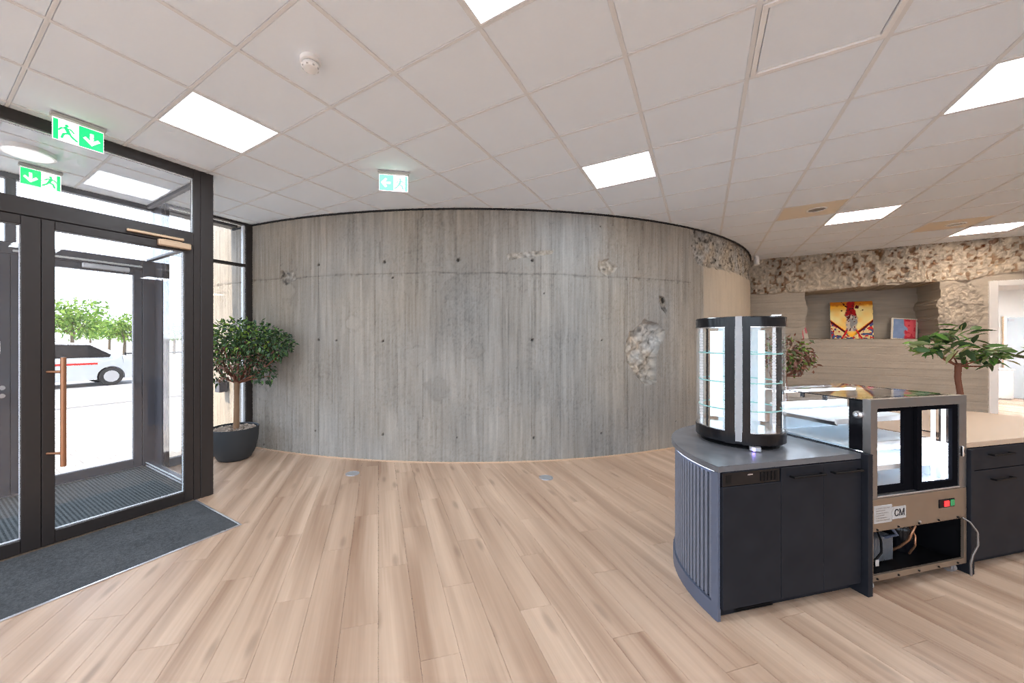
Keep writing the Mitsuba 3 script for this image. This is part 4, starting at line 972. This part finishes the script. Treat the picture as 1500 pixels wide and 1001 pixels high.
for (dx, dz, ang) in ((.46, 1.46, -.1), (.40, 1.40, -.35), (-.52, 1.58, 2.9)):
    V, F = leaf_mesh(.22, .085, .1); V = V @ rot_to(np.array([math.cos(ang), -.2, math.sin(ang) * .4]), .9).T + [dx * .8, -.05, dz]
    part(t, 'leaf', trimesh.Trimesh(V, F, process=False), 'mat_leaf', fr, smooth=True, color=np.tile(LG[1], (len(V), 1)))
t, fr, r = potted(4.08, 4.75, 'reddish small-leaved plant half hidden behind the round glass display', tall_prof, 'mat_pot', [(0, 0, .43), (.01, 0, .8), (0, 0, 1.15)], [.022, .020, .018], 'mat_bark_red', .465, .19, 51)
twigs(t, fr, (0, 0, 1.1), [(.22 * math.cos(q), .2 * math.sin(q), 1.36 + .1 * math.sin(2 * q)) for q in np.linspace(0, 2 * PI, 10)[:-1]] + [(.33, 0, 1.38)], .010, 'mat_bark_red', r)
V, c = leaf_cloud([((0, 0, 1.40), (.27, .24, .22)), ((.14, -.02, 1.30), (.20, .16, .18)), ((.32, -.02, 1.36), (.08, .06, .06))], 620, .060, [lin(126, 84, 66), lin(116, 74, 58), lin(84, 92, 52), lin(112, 136, 56), lin(96, 66, 52)], r, .4)
part(t, 'foliage', V, 'mat_leaf', fr, kind='stuff', color=c)

# ------------------------------------------------------------------ outside: paving, road, car, trees
part('', 'ground', [bx(-160, -5.94, -120, 140, -.30, -.035), bx(-5.94, 60, -120, -4.18, -.30, -.035)], 'mat_asphalt', G); tag('ground', 'pale street and forecourt outside the glass doors', kind='structure')
thing('pavement', 'forecourt paved with pale blocks', None, kind='structure')
part('pavement', 'bed', bx(-12.2, -5.95, -6, 4.2, -.035, -.022), 'mat_joint', G)
pv = [mikit.ply(moved(bx(.003, .237, .003, .157, -.022, -.010, .003), W), m_) for m_ in ('mat_paver', 'mat_paver_dark')]
joined = []
for i in range(26):
    for j in range(64):
        a_, b_ = -5.97 - (i + 1) * .24, -6 + j * .16 + (i % 2) * .08
        q = gp(a_ + .12, b_ + .08); u, v = pix(q[0], q[1], -.01)
        m = G @ frame(a_, b_, 0)
        if 60 < u < 215 and 560 < v < 705 and i < 14: share('pavement', 'paver', pv[(i * 7 + j * 3 + i * j) % 3 == 0], m)
        else: joined.append(moved(bx(.003, .237, .003, .157, -.022, -.010), m))
part('pavement', 'block_paving', cat(*joined), 'mat_paver', kind='stuff')
part('', 'kerb', bx(-12.5, -12.2, -60, 60, -.04, .02), 'mat_paver', G); tag('kerb', 'pale kerb stone line at the road', kind='structure')
# car parked along the road
t = thing('car', 'grey car on the street outside the glass doors', 'car')
prof = Polygon([(0, .30), (.02, .62), (.15, .80), (.95, .95), (1.55, 1.42), (2.0, 1.50), (3.0, 1.47), (3.75, 1.05), (4.2, .92), (4.32, .70), (4.32, .34), (4.1, .22), (.2, .22)])
for wx in (.85, 3.45): prof = prof.difference(Point(wx, .30).buffer(.36))
body = ext(prof.buffer(.04).buffer(-.04), -.86, .86)
m = np.array([[0, 0, 1, 0], [1, 0, 0, 0], [0, 1, 0, 0], [0, 0, 0, 1.0]])
CF = G @ frame(-18.3, .55, 0, -.03)
body.apply_transform(m); body = body.subdivide_to_size(.35)
v = body.vertices; k_ = 1 - .22 * np.clip((v[:, 2] - .85) / .65, 0, 1) ; v[:, 0] *= k_; v[:, 0] *= 1 - .12 * np.clip(np.abs(v[:, 1] - 2.16) / 2.16, 0, 1) ** 4
body.vertices = v; body.fix_normals()
part(t, 'body', body, 'mat_car', CF, smooth=30)
for sx in (-1, 1):
    wp = Polygon([(1.30, .98), (1.66, 1.38), (2.05, 1.43), (2.95, 1.40), (3.45, 1.06), (3.4, .98)])
    wm = ext(wp, -.005, .005); wm.apply_transform(m); vv = wm.vertices; vv[:, 0] += sx * (.862 * (1 - .22 * np.clip((vv[:, 2] - .85) / .65, 0, 1)) + .004); wm.vertices = vv; wm.fix_normals()
    part(t, 'side_window', wm, 'mat_gloss', CF)
    for wx in (.85, 3.45):
        k = part(t, 'wheel', cyl([sx * .66, wx, .31], [sx * .86, wx, .31], .31, 28), 'mat_tyre', CF, smooth=40)
        part(k, 'hub', cyl([sx * .85, wx, .31], [sx * .868, wx, .31], .20, 20), 'mat_silver', CF, smooth=40)
    part(t, 'side_stripe', bx(min(sx * .855, sx * .875), max(sx * .855, sx * .875), 1.2, 3.1, .74, .80), 'mat_red', CF, label='red side stripe')
    part(t, 'tail_lamp', bx(min(sx * .60, sx * .76), max(sx * .60, sx * .76), -.035, .05, .62, .76), 'mat_red', CF)
# trees across the street
mat('mat_bark_out', lin(110, 96, 80), .9, 0, .2)
def tree(a_, b_, h, rx, label, n, seed, group=None):
    r = np.random.default_rng(seed)
    t = thing('street_tree', label, 'tree', group)
    q = gp(a_, b_); fr = frame(q[0], q[1], 0, -.04)
    part(t, 'trunk', tube([(0, 0, 0), (.05, 0, h * .3), (0, .05, h * .6)], [.14, .11, .06], 10), 'mat_bark_out', fr, smooth=50)
    for k_ in range(5):
        an = k_ * 1.3; part(t, 'branch', tube([(.03, 0, h * .38), (.5 * rx * math.cos(an), .5 * rx * math.sin(an), h * .62)], [.06, .025], 7), 'mat_bark_out', fr, smooth=50)
    bl = [((rx * .45 * math.cos(k_ * 2.1), rx * .45 * math.sin(k_ * 2.1), h * (.55 + .09 * (k_ % 4))), (rx * .62, rx * .62, h * .2)) for k_ in range(6)]
    V, c = leaf_cloud(bl, n, .34, [lin(120, 150, 70), lin(150, 176, 92), lin(96, 130, 64)], r, .4)
    part(t, 'foliage', V, 'mat_leaf_thin', fr, kind='stuff', color=c)
TL = ('broad green tree across the street, seen through the left of the outer door glass', 'low green tree across the street, behind the middle of the outer door glass', 'green tree across the street beside the outer door post', 'green tree across the street seen through the lobby side glass', 'round green tree far down the street behind the car')
for n, (u, Y, h, rx, nn) in enumerate(((105, 30, 5.0, 2.4, 1500), (160, 46, 4.6, 2.2, 900), (182, 36, 3.9, 1.5, 800), (255, 38, 4.2, 2.2, 1100), (132, 60, 4.5, 3.0, 900))):
    x_ = (u - CX) / F_PX * Y
    ab = np.linalg.inv(G)[:2, :2] @ np.array([x_, Y])
    tree(ab[0], ab[1], h, rx, TL[n], nn, 80 + n)
t = thing('street_sign', 'thin dark signpost across the street seen past the outer door', 'sign')
q = np.array([(240 - CX) / F_PX * 16, 16.0]); fr = frame(q[0], q[1], .9, -.04)
part(t, 'pole', cyl([0, 0, 0], [0, 0, 2.6], .035, 12), 'mat_black', fr, smooth=40); part(t, 'panel', bx(-.22, .22, -.05, -.036, 2.0, 2.5, .004), 'mat_grey_plate', fr)
t = thing('low_barrier', 'low dark rail barrier at the far side of the street', 'barrier')
fr = G @ frame(-24, 6, 0, -.04)
for q in range(5): part(t, 'post', cyl([0, q * 1.6, 0], [0, q * 1.6, .95], .035, 10), 'mat_black', fr, smooth=40)
part(t, 'rail', cyl([0, 0, .9], [0, 6.4, .9], .03, 10), 'mat_black', fr, smooth=40)
# letter box on the drum outside, behind the ficus
thb = math.radians(-31.5)
t = thing('letter_box', 'small dark grey wall box outside, behind the ficus', 'letter box')
u_ = -.690; Yb = 5.56
fr = frame(u_ * Yb, Yb, math.radians(-30))
part(t, 'body', bx(-.065, .065, -.06, .06, .775, .935, .006), 'mat_frame_outer', fr); part(t, 'lid', bx(-.07, .07, -.068, .06, .935, .955, .003), 'mat_frame_outer', fr)
